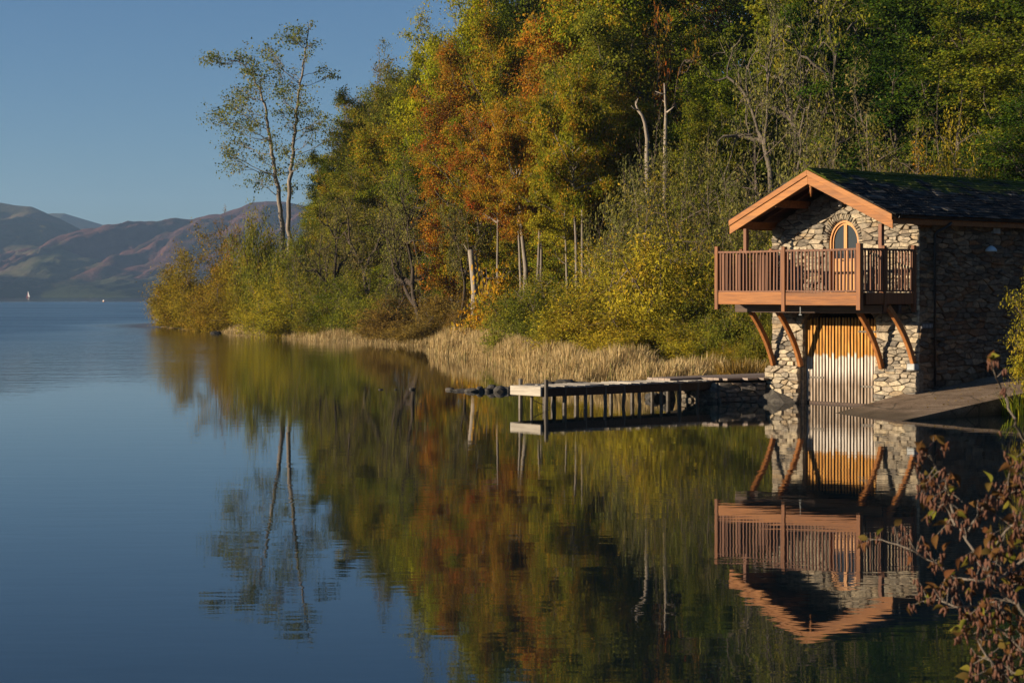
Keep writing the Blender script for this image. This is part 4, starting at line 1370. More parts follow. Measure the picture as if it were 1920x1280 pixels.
def path_from(rs, p0, d, ln, n, wob, lift=0.0):
    P = [np.array(p0, float)]; d = nrm(np.array(d, float))
    for _ in range(n):
        d = nrm(d + rs.normal(0, wob, 3) + np.array([0, 0, lift]))
        P.append(P[-1]+d*ln/n)
    return np.array(P)

def leaf_mesh(name, rs, C, size, aspect, up=0.5, jitter=0.35, out=0.0):
    """diamond shaped leaves at centres C"""
    n = len(C)
    N = rs.normal(0, 1, (n, 3)); N[:, 2] = N[:, 2]*0.8+up*0.5
    if out:
        D = C-np.array([0, 0, np.percentile(C[:, 2], 40)]); D[:, 2] *= 0.8; D /= np.linalg.norm(D, axis=1)[:, None]+1e-6
        N = N*0.75+D*out
    N /= np.linalg.norm(N, axis=1)[:, None]
    A = rs.normal(0, 1, (n, 3)); A -= (A*N).sum(1)[:, None]*N; A /= np.linalg.norm(A, axis=1)[:, None]
    B = np.cross(N, A)
    s = size*(1+jitter*rs.normal(0, 1, n)).clip(0.45, 1.9)
    l = (s/2)[:, None]; w = (s*aspect/2)[:, None]
    f = 0.12*s[:, None]*N
    V = np.stack([C-A*l, C-B*w+f+A*l*0.15, C+A*l, C+B*w+f+A*l*0.15], 1).reshape(-1, 3)
    F = np.arange(4*n).reshape(n, 4)
    return np_mesh(name, V, [F])

def clump_leaves(rs, centres, weights, total, sh, sv, outward=None):
    w = np.asarray(weights, float); w /= w.sum()
    idx = rs.choice(len(centres), total, p=w)
    C = np.asarray(centres)[idx]
    g = rs.normal(0, 1, (total, 3))*np.array([sh, sh, sv])
    rad = np.linalg.norm(C[:, :2], axis=1)
    C = C+g
    C[:, 2] -= 0.10*np.linalg.norm(g[:, :2], axis=1)        # sprays droop outwards
    return C

def extent(C):
    return float(np.percentile(C[:, 2], 99.3)), float(np.percentile(np.linalg.norm(C[:, :2], axis=1), 93))

def make_broadleaf(seed, H=18.0, cb=0.22, Rr=4.6, nlimb=24, leaves=48000, leaf=0.18, asp=0.66, sh=0.46, sv=0.20, wob=0.10, trunk_r=0.30, shape=0.55, lop=0.15):
    rs = RS(seed); T = Tubes()
    tp = path_from(rs, (0, 0, -0.6), (0, 0, 1), H*0.95+0.6, 14, 0.035, 0.03)
    tr = trunk_r*(1-np.linspace(0, 1, 15)*0.9); tr[0] *= 1.5; tr[1] *= 1.1
    T.add(tp, tr, 8)
    cen = []; wt = []
    lopaz = rs.uniform(0, 2*np.pi)
    for i in range(nlimb):
        t = (i+rs.uniform(0, 1))/nlimb
        h = cb+(0.95-cb)*t
        k = h*14/0.95; k0 = int(min(13, k)); fr = min(1.0, k-k0)
        p0 = tp[k0]*(1-fr)+tp[k0+1]*fr
        az = i*2.399+rs.uniform(-.5, .5)
        env = Rr*(math.sin(math.pi*min(1, (0.20+0.80*t)))**shape)*(1+lop*math.cos(az-lopaz))*rs.uniform(0.72, 1.12)
        el = R(8+58*t+rs.uniform(-12, 12))
        d = np.array([math.cos(az)*math.cos(el), math.sin(az)*math.cos(el), math.sin(el)])
        ln = max(1.0, env/max(0.35, math.cos(el)))
        r0 = trunk_r*(1-t*0.75)*0.42
        P = path_from(rs, p0, d, ln, 7, wob, 0.02)
        T.add(P, np.linspace(r0, 0.03, 8), 5)
        ns = 6
        for j in range(ns):
            f = 0.30+0.70*(j+rs.uniform(0, 1))/ns
            q = P[min(7, int(f*7))]
            dd = nrm(d+rs.normal(0, 0.75, 3)*np.array([1, 1, 0.55]))
            P2 = path_from(rs, q, dd, ln*rs.uniform(0.24, 0.46), 4, 0.16, 0.0)
            T.add(P2, np.linspace(r0*0.35, 0.012, 5), 4)
            dens = rs.gamma(1.6, 1.0)+0.15
            for m in range(1, 5): cen.append(P2[m]); wt.append(dens*(0.5+0.22*m))
            for q2 in range(3):
                P3 = path_from(rs, P2[rs.randint(1, 5)], nrm(dd+rs.normal(0, .8, 3)*np.array([1, 1, .4])), rs.uniform(.5, 1.2), 2, .15)
                T.add(P3, [0.014, 0.010, 0.006], 3)
                cen.append(P3[1]); wt.append(dens); cen.append(P3[2]); wt.append(dens)
    # leading shoots
    for j in range(6):
        P3 = path_from(rs, tp[-2], nrm(np.array([rs.normal(0,.5), rs.normal(0,.5), 1])), rs.uniform(.8, 1.8), 3, .1)
        T.add(P3, [0.03, .02, .014, .006], 4)
        for m in (1, 2, 3): cen.append(P3[m]); wt.append(1.2)
    C = clump_leaves(rs, cen, wt, leaves, sh, sv)
    return T.mesh("trunk"), leaf_mesh("crown", rs, C, leaf, asp, up=0.2, out=1.1), *extent(C)

def make_bush(seed, H=6.0, Rr=3.3, nstem=11, leaves=36000, leaf=0.14, asp=0.40, sh=0.27, sv=0.22, twigs=5, low=0.05):
    rs = RS(seed); T = Tubes(); cen = []; wt = []
    for i in range(nstem):
        az = i*2.399+rs.uniform(-.5, .5)
        u = math.sqrt((i+0.4)/nstem)
        ang = u*R(76)
        rr = Rr*(1+0.15*rs.normal())
        hh = H*(1+0.10*rs.normal())
        d = np.array([math.cos(az)*math.sin(ang), math.sin(az)*math.sin(ang), math.cos(ang)])
        ln = 1/math.sqrt((math.sin(ang)/rr)**2+(math.cos(ang)/hh)**2)*rs.uniform(.82, 1.02)
        P = path_from(rs, (rs.normal(0, .25), rs.normal(0, .25), -0.25), nrm(d*0.8+np.array([0, 0, .25])), ln, 8, .09, -0.01*ang)
        T.add(P, np.linspace(0.075, 0.014, 9), 5)
        for j in range(13):
            f = low+0.12+(0.88-low)*(j+rs.uniform(0, 1))/13
            q = P[min(8, int(f*8))]
            dd = nrm(nrm(P[-1]-P[0])*0.55+rs.normal(0, 0.75, 3)+np.array([0, 0, .12]))
            P2 = path_from(rs, q, dd, ln*rs.uniform(0.16, 0.40), 4, 0.14, 0.0)
            T.add(P2, np.linspace(0.020, 0.007, 5), 3)
            dens = rs.gamma(1.9, 1.0)+0.2
            for m in range(1, 5): cen.append(P2[m]); wt.append(dens)
            for q2 in range(twigs):
                P3 = path_from(rs, P2[rs.randint(1, 5)], nrm(dd+rs.normal(0, .7, 3)), rs.uniform(.35, .9), 2, .12)
                T.add(P3, [0.008, 0.006, 0.004], 3)
                cen.append(P3[1]); wt.append(dens*.8); cen.append(P3[2]); wt.append(dens)
    cen = np.array(cen); cen[:, 2] = np.maximum(cen[:, 2], 0.15)
    C = clump_leaves(rs, cen, wt, leaves, sh, sv)
    C[:, 2] = np.maximum(C[:, 2], 0.02)
    return T.mesh("stems"), leaf_mesh("foliage", rs, C, leaf, asp, up=0.2, out=0.9), *extent(C)

def make_gnarly(seed, H=13.0, Rr=5.0, leaves=5500, leaf=0.14, depth=5, trunk_r=0.36, wob=0.22, low=0.3):
    """crooked open crowned tree: limbs and twigs show, leaves are thin"""
    rs = RS(seed); T = Tubes(); tips = []
    def grow(p, d, ln, r, lev):
        n = 6 if lev < 2 else 4
        P = path_from(rs, p, d, ln, n, wob*(0.55 if lev == 0 else 1), 0.05 if lev < 3 else 0.0)
        T.add(P, np.linspace(r, max(0.006, r*0.55), n+1), 7 if lev < 2 else (4 if lev < 4 else 3))
        if lev >= depth:
            tips.extend([P[-1], P[-2], P[1]]); return
        if lev >= depth-2: tips.append(P[-1])
        dl = nrm(P[-1]-P[-2])
        nc = 3 if lev < 2 else rs.randint(2, 4)
        for c in range(nc):
            ang = rs.normal(0, 1, 3); ang -= ang.dot(dl)*dl; ang = nrm(ang)
            dd = nrm(dl*rs.uniform(.6, 1)+ang*rs.uniform(.55, 1.05)+np.array([0, 0, .12]))
            grow(P[-1] if c < 2 else P[rs.randint(2, n)], dd, ln*rs.uniform(.58, .84), r*rs.uniform(.48, .66), lev+1)
        if 0 < lev < depth-1:
            for c in range(3):
                dd = nrm(dl+rs.normal(0, .8, 3))
                grow(P[rs.randint(1, n)], dd, ln*rs.uniform(.3, .5), r*.3, max(lev+2, depth-1))
    grow(np.array([0, 0, -.5]), np.array([rs.normal(0,.1), rs.normal(0,.1), 1]), H*low+.5, trunk_r, 0)
    tips = np.array(tips)
    hz = tips[:, 2].max(); rr = np.percentile(np.linalg.norm(tips[:, :2], axis=1), 95)
    C = clump_leaves(rs, tips, np.ones(len(tips))*(rs.gamma(.8, 1, len(tips))+.05), leaves, .22, .16)
    return T.mesh("trunk"), leaf_mesh("crown", rs, C, leaf, .55), *extent(C)

def make_conifer(seed, H=17, Rr=2.6, leaves=16000):
    rs = RS(seed); T = Tubes(); tp = path_from(rs, (0,0,-.5), (0,0,1), H+.5, 10, .01, .02)
    T.add(tp, np.linspace(.24, .02, 11), 6); cen = []; wt = []
    for i in range(70):
        t = (i+rs.uniform(0,1))/70; h = .12+.86*t; p0 = np.array([0, 0, h*H]); az = i*2.4
        ln = Rr*(1-t)**.8*rs.uniform(.7,1.15)+.25
        P = path_from(rs, p0, (math.cos(az), math.sin(az), .1-.25*(1-t)), ln, 4, .06, .03)
        T.add(P, np.linspace(.03, .008, 5), 3)
        for m in range(1, 5): cen.append(P[m]); wt.append(.4+.3*m)
    C = clump_leaves(rs, cen, wt, leaves, .24, .10)
    return T.mesh("trunk"), leaf_mesh("crown", rs, C, .17, .35), H, Rr

PROTO = {
 'broad': [make_broadleaf(1), make_broadleaf(2, Rr=5.0, nlimb=26), make_broadleaf(3, cb=.28, shape=.6), make_broadleaf(4, Rr=4.2, cb=.16, lop=.35), make_broadleaf(5, cb=.34, Rr=5.0, shape=.65)],
 'airy':  [make_broadleaf(8, leaves=9000, leaf=.19, wob=.16, sh=.45), make_broadleaf(9, leaves=8000, leaf=.19, wob=.16, cb=.3)],
 'bush':  [make_bush(21), make_bush(22, H=5.2, Rr=3.6), make_bush(23, H=7.0, Rr=3.0, nstem=12), make_bush(24, leaves=24000)],
 'loose': [make_bush(31, H=7.5, Rr=3.4, leaves=24000, twigs=8, leaf=.12, nstem=13), make_bush(32, H=7.0, Rr=3.8, leaves=22000, twigs=8, leaf=.12, nstem=13)],
 'gnarly':[make_gnarly(41), make_gnarly(42, low=.25), make_gnarly(43, leaves=4500, wob=.28)],
 'sapling':[make_bush(51, H=4.2, Rr=1.7, nstem=7, leaves=3800, leaf=.20, asp=.6, sh=.22, sv=.18), make_bush(52, H=3.6, Rr=1.8, nstem=7, leaves=3400, leaf=.20, asp=.6, sh=.22, sv=.18)],
 'fir':   [make_conifer(61)],
 'tallstem': [make_broadleaf(66, cb=.60, shape=.6, trunk_r=.30), make_broadleaf(67, cb=.62, shape=.6, trunk_r=.32, Rr=5.0)],
}
PARTN = {'tallstem': ('broadleaf_tree', 'trunk', 'crown', 'tree'), 'broad': ('broadleaf_tree', 'trunk', 'crown', 'tree'), 'airy': ('thin_crowned_tree', 'trunk', 'crown', 'tree'), 'gnarly': ('crooked_tree', 'trunk', 'crown', 'tree'),
         'bush': ('willow_bush', 'stems', 'foliage', 'bush'), 'loose': ('willow_tree', 'stems', 'foliage', 'tree'), 'sapling': ('sapling', 'stems', 'foliage', 'sapling'), 'fir': ('fir_tree', 'trunk', 'crown', 'tree')}
for kk, vv in PROTO.items():
    for (t, c, h, r_) in vv:
        t.materials.append(M['bark'] if kk in ('broad', 'airy') else M['twig'] if kk in ('bush', 'loose', 'sapling') else M['bark_dark'])
        c.materials.append(L['green'])

PHRASE = {'gold':'golden yellow','yellow':'bright yellow','lime':'lime green','olive':'olive green','grey':'grey-olive','green':'mid green','dark':'dark green','orange':'orange','rust':'rust red','beech':'green and amber','brown':'brown','amber':'amber leaved'}
vrnd = random.Random(17)
def place_label(kind, px, Y, row, pal):
    rear = Y > 120 if px > 1180 else Y > 150
    if px < 470: zone = "on the reedy point"
    elif px < 590: zone = "at the foot of the two aspens"
    elif px < 720: zone = "next to the aspens along the shore"
    elif px < 860: zone = "between the grey alders and the white stump"
    elif px < 960: zone = "close by the white stump"
    elif px < 1130: zone = "by the row of slender trunks"
    elif px < 1320: zone = "beside the two dead trunks"
    elif px < 1470: zone = "beyond the balcony end of the boathouse"
    elif px < 1700: zone = "behind the front of the slate roof"
    else: zone = "behind the rear of the slate roof"
    kw = {'broad':'broadleaf tree','tallstem':'bare trunked tree','airy':'thin crowned tree','gnarly':'bare limbed crooked tree','bush':'willow bush','loose':'twiggy willow tree','sapling':'large leaved sapling','fir':'narrow conifer'}[kind]
    if kind in ('bush', 'loose', 'sapling'):
        size = "low" if row > 535 else "rounded" if row > 440 else "tall"
    else:
        size = "rear rank" if rear else "towering" if row < 60 else "mid height" if row < 230 else "low crowned"
    return "%s %s %s %s" % (size, PHRASE[pal], kw, zone)
GROUPS = {'bush':'willow bushes along the shore','loose':'twiggy willows along the shore','sapling':'amber saplings','gnarly':'bare limbed trees','broad':'trees of the wood','tallstem':'trees of the wood','airy':'trees of the wood','fir':'trees of the wood'}
HERO = ("tall yellow-green willow", "leafy yellow bush", "yellow-green shrub", "crooked oak", "open crowned oak", "small bare brown tree", "narrow dark conifer")
def plant(kind, px, Y, row, wpx, pal, label=None, group=None, proto=None, rz=None, base=None, X=None, bark=None):
    X = px2w(px, Y) if X is None else X
    gb = gz(X, Y) if base is None else base
    gb = max(gb, -0.05)
    top = py2z(row, Y)
    pr = PROTO[kind]; t, c, H, Rr = pr[vrnd.randrange(len(pr)) if proto is None else proto % len(pr)]
    sz = max(0.15, (top-gb)/H)
    sxy = max(0.3*sz, wpx/FPX*Y/(2*Rr))
    nm, n1, n2, cat = PARTN[kind]
    o = empty(nm, (X, Y, gb-0.03), vrnd.uniform(0, 6.28) if rz is None else rz)
    o.scale = (sxy, sxy*vrnd.uniform(.92, 1.1), sz)
    a = link(n1, t, o); b = link(n2, c, o)
    o_mat(b, L[pal])
    if bark: o_mat(a, M[bark])
    if label is None or not label.startswith(HERO):
        label = place_label(kind, px, Y, row, pal)
    tag(o, label, cat, GROUPS[kind])
    return o

# --- shore bushes, from the point back to the boathouse
def B(px, Y, row, w, pal, kind='bush', label=None, group=None, **k):
    return plant(kind, px, Y, row+(8 if kind == 'bush' else 0), w*1.28, pal, label, group, **k)

B(330,192,498,62,'gold'); B(352,186,468,92,'gold'); B(395,178,438,120,'gold'); B(440,174,452,100,'gold'); B(415,168,520,110,'gold'); B(462,166,545,80,'gold')
B(492,168,408,82,'olive'); B(470,170,470,80,'gold'); B(535,160,452,100,'olive'); B(520,152,508,110,'yellow'); B(575,148,474,120,'olive'); B(555,143,540,120,'yellow')
B(610,142,505,110,'olive'); B(650,138,525,110,'green'); B(690,136,508,110,'olive'); B(720,133,545,90,'olive'); B(615,138,560,110,'olive')
B(775,127,532,130,'brown'); B(840,124,540,110,'brown'); B(735,128,575,80,'brown'); B(810,122,570,120,'brown'); B(880,112,560,80,'brown')
B(925,106,505,70,'amber','sapling'); B(905,103,560,80,'amber','sapling'); B(948,102,540,70,'amber','sapling')
B(1000,95,520,110,'olive'); B(960,98,560,90,'green'); B(1050,91,520,120,'olive'); B(1000,90,545,140,'olive'); B(1060,88,560,130,'olive')
B(1130,87,478,130,'yellow'); B(1150,82,505,190,'yellow'); B(1090,82,570,140,'yellow')
B(1195,84,352,210,'yellow','loose', "tall yellow-green willow tree rising between the jetty and the tall wood"); B(1250,78,450,210,'yellow'); B(1290,82,372,180,'olive','loose')
B(1200,76,585,170,'yellow'); B(1330,76,520,150,'olive'); B(1345,82,410,150,'olive','loose'); B(1400,72,560,110,'olive'); B(1300,74,590,130,'yellow'); B(1385,78,470,130,'olive')
B(1435,74,540,110,'olive'); B(1420,82,400,150,'olive','loose'); B(1375,70,635,90,'yellow'); B(1440,68,600,70,'olive')
B(1440,84,205,230,'grey','loose'); B(1350,86,300,170,'grey','loose'); B(1520,80,280,200,'olive','loose'); B(1620,82,158,250,'grey','loose'); B(1540,84,230,180,'grey','loose')
B(1700,80,245,160,'olive','loose'); B(1785,82,228,120,'yellow','loose', "leafy yellow bush with bare upright shoots behind the slate roof"); B(1735,79,295,120,'amber','loose'); B(1850,84,270,150,'dark','bush', "dark green bush right behind the slate roof", "dark bushes behind the roof"); B(1640,78,260,170,'olive','loose')
B(1240,90,296,190,'grey','loose'); B(1215,88,335,150,'grey'); B(1255,89,292,120,'grey'); B(1290,90,310,130,'olive'); B(1175,96,330,110,'grey','loose')

# round shrub on the bank beyond the slipway
sx = BO + UA*7.05 - RB*0.15
plant('bush', 1968, sx.y, 530, 150, 'yellow', "yellow-green shrub on the bank at the far side of the slipway", None, proto=0, base=max(.55, gz(sx.x, sx.y)), X=sx.x)

# --- thin grey trees of the lower slope
GN = "bare limbed grey-olive tree at the foot of the wood"
for px, Y, row, w, p in ((792,124,305,200,0),(700,136,345,170,1),(640,142,372,150,2),(858,120,350,120,1),(742,130,400,140,2),(598,147,412,120,0)):
    plant('gnarly', px, Y, row, w, 'grey', GN, "bare limbed trees at the foot of the wood", p)
plant('gnarly', 1415, 92, -20, 300, 'grey', "crooked oak with bare grey limbs above the boathouse", None, 0, bark='bark')
plant('gnarly', 1500, 96, -35, 290, 'olive', "crooked oak with bare limbs and thin green leaf", None, 1, bark='bark')
plant('gnarly', 1255, 104, 10, 200, 'rust', "open crowned oak hung with rust red leaf clusters", None, 2)
plant('gnarly', 432, 186, 395, 60, 'brown', "small bare brown tree rising out of the golden willows", None, 1)

# --- the tall wood
def T(px, Y, row, w, pal, kind='broad', **k):
    return plant(kind, px, Y, row, w*1.25, pal, **k)
T(598,172,352,70,'green'); T(618,168,290,95,'green'); T(585,164,420,80,'olive'); T(655,170,238,100,'olive'); T(640,160,330,110,'beech'); T(690,168,178,100,'beech'); T(665,156,310,120,'olive')
T(710,176,122,85,'brown','airy'); T(735,164,128,100,'olive'); T(648,180,192,60,'brown','airy'); T(720,152,225,130,'beech'); T(760,156,150,110,'olive'); T(690,148,330,120,'olive')
plant('fir', 782, 160, 88, 60, 'dark', "narrow dark conifer on the skyline of the wood", None)
T(820,152,40,120,'lime'); T(875,148,-25,150,'lime'); T(842,146,95,110,'lime'); T(935,156,-50,150,'green'); T(1010,158,-70,150,'olive')
T(830,138,175,110,'rust'); T(885,140,95,130,'rust'); T(790,142,225,110,'beech'); T(850,130,255,130,'orange'); T(930,138,60,130,'orange'); T(975,130,40,150,'beech')
T(910,126,235,130,'beech'); T(970,124,180,140,'beech'); T(800,136,300,120,'green'); T(1030,128,60,150,'orange'); T(1040,120,170,150,'olive'); T(1010,122,250,120,'beech')
T(1095,120,-40,170,'orange'); T(1150,112,-60,200,'beech'); T(1130,110,100,170,'olive'); T(1180,104,40,180,'olive'); T(1225,112,-90,190,'green'); T(1085,114,260,120,'beech')
T(1200,100,170,150,'beech'); T(1280,116,-90,190,'rust','airy'); T(1300,108,40,160,'green'); T(1340,100,110,150,'green'); T(1370,116,-90,220,'olive','airy'); T(1330,96,200,110,'green')
T(1450,112,-110,240,'green'); T(1540,106,-120,250,'green','airy'); T(1620,112,-140,270,'dark'); T(1580,100,20,200,'dark'); T(1690,100,-60,250,'dark'); T(1770,104,-120,260,'dark'); T(1840,96,-60,230,'green'); T(1900,100,-150,280,'dark')
T(1880,88,60,220,'green'); T(1960,92,-80,260,'dark'); T(1690,92,90,200,'dark'); T(1800,90,110,200,'dark'); T(1930,82,170,190,'dark'); T(2040,96,-100,300,'dark'); T(1480,100,80,170,'green')
# second rank, seen through the gaps
for px, Y, row, w, pal in ((700,190,230,140,'olive'),(800,185,140,150,'green'),(880,180,60,170,'beech'),(960,176,20,180,'green'),(1050,170,-20,190,'olive'),(1140,160,-60,200,'green'),(1230,150,-80,220,'dark'),(1320,142,-110,230,'dark'),(1420,136,-130,250,'dark'),(1520,132,-140,260,'dark'),(1640,130,-150,280,'dark'),(1760,128,-160,300,'dark'),(1880,126,-170,300,'dark'),(2000,124,-160,300,'dark'),(2120,118,-150,320,'dark'),(960,128,380,110,'dark'),(1040,126,390,110,'dark'),(1110,120,360,110,'dark'),(1160,112,350,110,'dark')):
    T(px, Y, row, w, pal)

# --- bare trunks under the canopy, dead wood
def trunk_tree(name, pts, r0, r1, mat, label, cat, group=None, stubs=(), Y=100, smooth_=True):
    """pts in (px, row) at distance Y"""
    P = [Vector((px2w(p, Y), Y+rnd.uniform(-.15,.15), py2z(r, Y))) for p, r in pts]
    g = gz(P[0].x, Y)
    P.insert(0, Vector((P[0].x+rnd.uniform(-.1,.1), Y, g-0.3)))
    base = Vector((P[0].x, Y, g))
    o = empty(name, base)
    n = len(P); rr = [r0+(r1-r0)*k/(n-1) for k in range(n)]; rr[0] *= 1.35
    MB().tube([p-base for p in P], rr, 9).build("trunk", M[mat], o, 0, True)
    for (p0, r0_), (p1, r1_), rad in stubs:
        a = Vector((px2w(p0, Y), Y, py2z(r0_, Y)))-base; b = Vector((px2w(p1, Y), Y+rnd.uniform(-.4,.4), py2z(r1_, Y)))-base
        mid = (a+b)/2+Vector((rnd.uniform(-.05,.05), 0, rnd.uniform(-.05,.08)))
        MB().tube([a, mid, b], [rad, rad*.75, rad*.35], 6).build("branch_stub", M[mat], o, 0, True)
    tag(o, label, cat, group)
    return o
trunk_tree("dead_tree", [(1214,330),(1213,290),(1214,262),(1209,232),(1204,218),(1194,205)], .14, .06, 'dead_wood', "pale bent dead trunk with forked broken top", "dead tree", None,
           [((1197,208),(1183,201),.05),((1196,207),(1192,190),.05),((1193,196),(1196,186),.03)], Y=93)
trunk_tree("dead_tree", [(1247,290),(1248,240),(1249,210),(1247,190),(1246,157)], .12, .035, 'dead_wood', "pale straight dead trunk with side stubs and pointed top", "dead tree", None,
           [((1247,178),(1229,172),.035),((1250,212),(1264,201),.045),((1248,192),(1243,188),.03)], Y=95)
trunk_tree("broken_stump", [(890,545),(887,512),(884,485),(882,470)], .22, .17, 'dead_wood', "thick white barkless dead stump above the brown bushes", "stump", None, [((897,535),(892,476),.10),((882,474),(870,460),.04)], Y=117.5)
for px, Y, row, w, pal in ((930,107,215,120,'rust'),(974,103,190,120,'orange'),(1006,106,150,120,'olive'),(1066,100,230,110,'yellow'),(1082,98,120,140,'beech'),(1108,101,170,120,'beech')):
    plant('tallstem', px, Y, row, w*1.2, pal, None, None, bark='bark_pale')
TK = "pale slender bare stem among the trunks under the canopy"
for px, r0, r1, Y, rad, lean in ((986,505,385,104,.15,-14),(1015,490,390,107,.10,0),(1092,505,360,99,.10,0),(1116,490,370,102,.09,-8)):
    trunk_tree("tree_trunk", [(px, r0), (px+lean*.4, (r0+r1)/2+10), (px+lean*.8, r1+10), (px+lean, r1-25)], rad, rad*.4, 'bark_pale', TK, "trunk", "slender stems under the canopy", Y=Y)

# --- two tall aspens on the point
def aspen(label, trunk, clumps, Y, r0, seed, leaves):
    rs = RS(seed); Tn = Tubes()
    X0 = px2w(trunk[0][0], Y); g = gz(X0, Y); base = np.array([X0, Y, g])
    P = [np.array([px2w(p, Y), Y, py2z(r, Y)])-base for p, r in trunk]
    P = [np.array([0, 0, -.5])]+P
    # resample
    P = np.array(P); s = np.linspace(0, len(P)-1, len(P)*4)
    tp = np.stack([np.interp(s, np.arange(len(P)), P[:, k]) for k in range(3)], 1)
    tp[:, 1] += 0.4*np.sin(s*.9+seed)
    tp[1:, 0] += rs.normal(0, .05, len(tp)-1)
    Tn.add(tp, np.linspace(r0, .035, len(tp))*np.where(np.arange(len(tp)) == 0, 1.4, 1), 9)
    cen = []; wt = []
    for cx, cy, rx, ry in clumps:
        px_, row = 300+cx/2.666, cy/2.666
        q = np.array([px2w(px_, Y), Y+rs.normal(0, 1.5), py2z(row, Y)])-base
        sx_ = rx/2.666/FPX*Y; sz_ = ry/2.666/FPX*Y
        dist = np.linalg.norm(tp[:, [0, 2]]-(q-np.array([0, 0, 0.55*abs(q[0]-np.interp(q[2], tp[:, 2], tp[:, 0]))+.4]))[[0, 2]], axis=1)
        k = int(np.argmin(dist)); k = min(k, len(tp)-2)
        a = tp[k]; mid = (a+q)/2+np.array([0, 0, -.12*np.linalg.norm(q-a)])+rs.normal(0, .12, 3)
        tt = np.linspace(0, 1, 7)[:, None]
        bp = (1-tt)**2*a+2*tt*(1-tt)*mid+tt**2*q; bp[1:-1] += rs.normal(0, .06, (5, 3))
        Tn.add(bp, np.linspace(max(.03, r0*.28*(1-k/len(tp))), .014, 7), 5)
        for j in range(16):
            o_ = bp[rs.randint(3, 7)]
            e = q+rs.normal(0, 1, 3)*np.array([sx_*.75, sx_*.75, sz_*.75])
            m2 = (o_+e)/2+rs.normal(0, .1, 3)
            Tn.add(np.array([o_, m2, e]), [.013, .009, .005], 3)
            d_ = rs.gamma(1.5, 1)+.1
            cen += [e, (m2+e)/2]; wt += [d_*(rx*ry)**.5, d_*.7*(rx*ry)**.5]
    C = clump_leaves(rs, cen, wt, leaves, .30, .22)
    o = empty("aspen_tree", tuple(base))
    link("trunk", Tn.mesh("trunk"), o, M['bark_pale']); link("crown", leaf_mesh("crown", rs, C, .15, .8, up=0), o, L['aspen'])
    tag(o, label, "tree")
aspen("tall thin aspen leaning out left over the point", [(531,455),(527,400),(521,345),(515,315),(509,280),(502,240),(497,205),(487,170),(473,142),(456,122),(440,114)],
      [(250,310,34,26),(300,305,34,18),(330,318,40,12),(400,275,46,40),(440,295,26,22),(480,360,60,26),(380,430,70,34),(345,480,50,34),(360,530,76,40),(280,590,56,20),(420,550,80,44),(400,620,76,36),(365,700,46,54),(375,800,52,52),(470,650,66,36),(500,790,56,34),(480,900,54,42),(540,870,50,34),(550,690,46,34),(470,450,60,40),(520,400,50,30),(430,480,60,40),(450,600,60,40),(340,760,40,40)], 168, .24, 71, 6000)
aspen("tall straight aspen with bare pointed top on the point", [(543,455),(542,400),(544,345),(546,310),(549,275),(553,235),(556,205),(561,175),(566,145),(571,118),(573,95),(576,70),(577,45)],
      [(620,165,46,30),(660,190,50,26),(700,205,30,18),(525,220,24,14),(525,260,30,16),(570,295,32,14),(768,225,18,10),(760,305,16,20),(800,340,24,20),(842,365,30,16),(640,395,54,44),(560,420,54,34),(610,470,60,36),(720,500,44,36),(745,550,36,26),(755,640,60,26),(820,615,32,40),(760,700,54,22),(830,690,24,24),(640,620,44,34),(620,750,54,34),(700,830,40,36),(620,845,50,34),(650,940,36,24),(600,560,46,34),(690,560,40,40),(590,350,40,26),(700,150,24,14),(760,125,8,8)], 166, .22, 72, 5200)

# ------------------------------------------------------------------ reeds
def reed_bed(label, poly, n, h0, h1, seed, blades=3):
    """standing dead reeds along a strip: poly [(x, y, halfwidth)]"""
    rs = RS(seed)
    P = np.array(poly, float); seg = np.linalg.norm(np.diff(P[:, :2], axis=0), axis=1); cum = np.concatenate([[0], np.cumsum(seg)])
    s = rs.uniform(0, cum[-1], n)
    x = np.interp(s, cum, P[:, 0]); y = np.interp(s, cum, P[:, 1]); w = np.interp(s, cum, P[:, 2])
    k = np.clip(np.searchsorted(cum, s)-1, 0, len(seg)-1)
    d = (P[k+1, :2]-P[k, :2])/seg[k][:, None]
    off = rs.uniform(-1, 1, n)*w
    x = x-d[:, 1]*off; y = y+d[:, 0]*off
    z = np.maximum(ground_z(x, y), -0.25)
    pat = 0.6*fbm(x*.28, y*.28, seed, 3)+0.4*fbm(x*1.3, y*1.3, seed+9, 2)
    keep = pat > 0.40+rs.normal(0, .05, n)
    x, y, z, pat, off, w = x[keep], y[keep], z[keep], pat[keep], off[keep], w[keep]; n = len(x)
    h = (h0+(h1-h0)*rs.uniform(0, 1, n))*(-0.35+2.9*pat)*(1-.35*np.abs(off/w)**3)
    V = []; 
    az = rs.uniform(0, 2*np.pi, n); lean = rs.normal(0, .30, n); bend = np.abs(rs.normal(0, .26, n))
    ba = rs.normal(0.4, .9, n)
    wd = rs.uniform(.004, .009, n)
    ux, uy = np.cos(az), np.sin(az); bx, by = np.cos(ba), np.sin(ba)
    def lev(t, ws):
        cx = x+h*t*lean*.5*bx+bend*h*t*t*bx; cyy = y+h*t*lean*.5*by+bend*h*t*t*by; cz = z-.1+(h+.1)*t*(1-.25*bend*t)
        return np.stack([cx-ux*wd*ws, cyy-uy*wd*ws, cz], 1), np.stack([cx+ux*wd*ws, cyy+uy*wd*ws, cz], 1)
    L0 = lev(0, 1); L1 = lev(.5, 1); L2 = lev(.8, 1.5); L3 = lev(1, .15)
    V = np.stack([*L0, *L1, *L2, *L3], 1).reshape(-1, 3)
    b = np.arange(n)[:, None]*8
    F = np.concatenate([b+np.array([0,1,3,2]), b+np.array([2,3,5,4]), b+np.array([4,5,7,6])])
    o = link("reed_bed", np_mesh("reed_bed", V, [F]), None, M['reed'])
    tag(o, label, "reeds", kind="stuff")
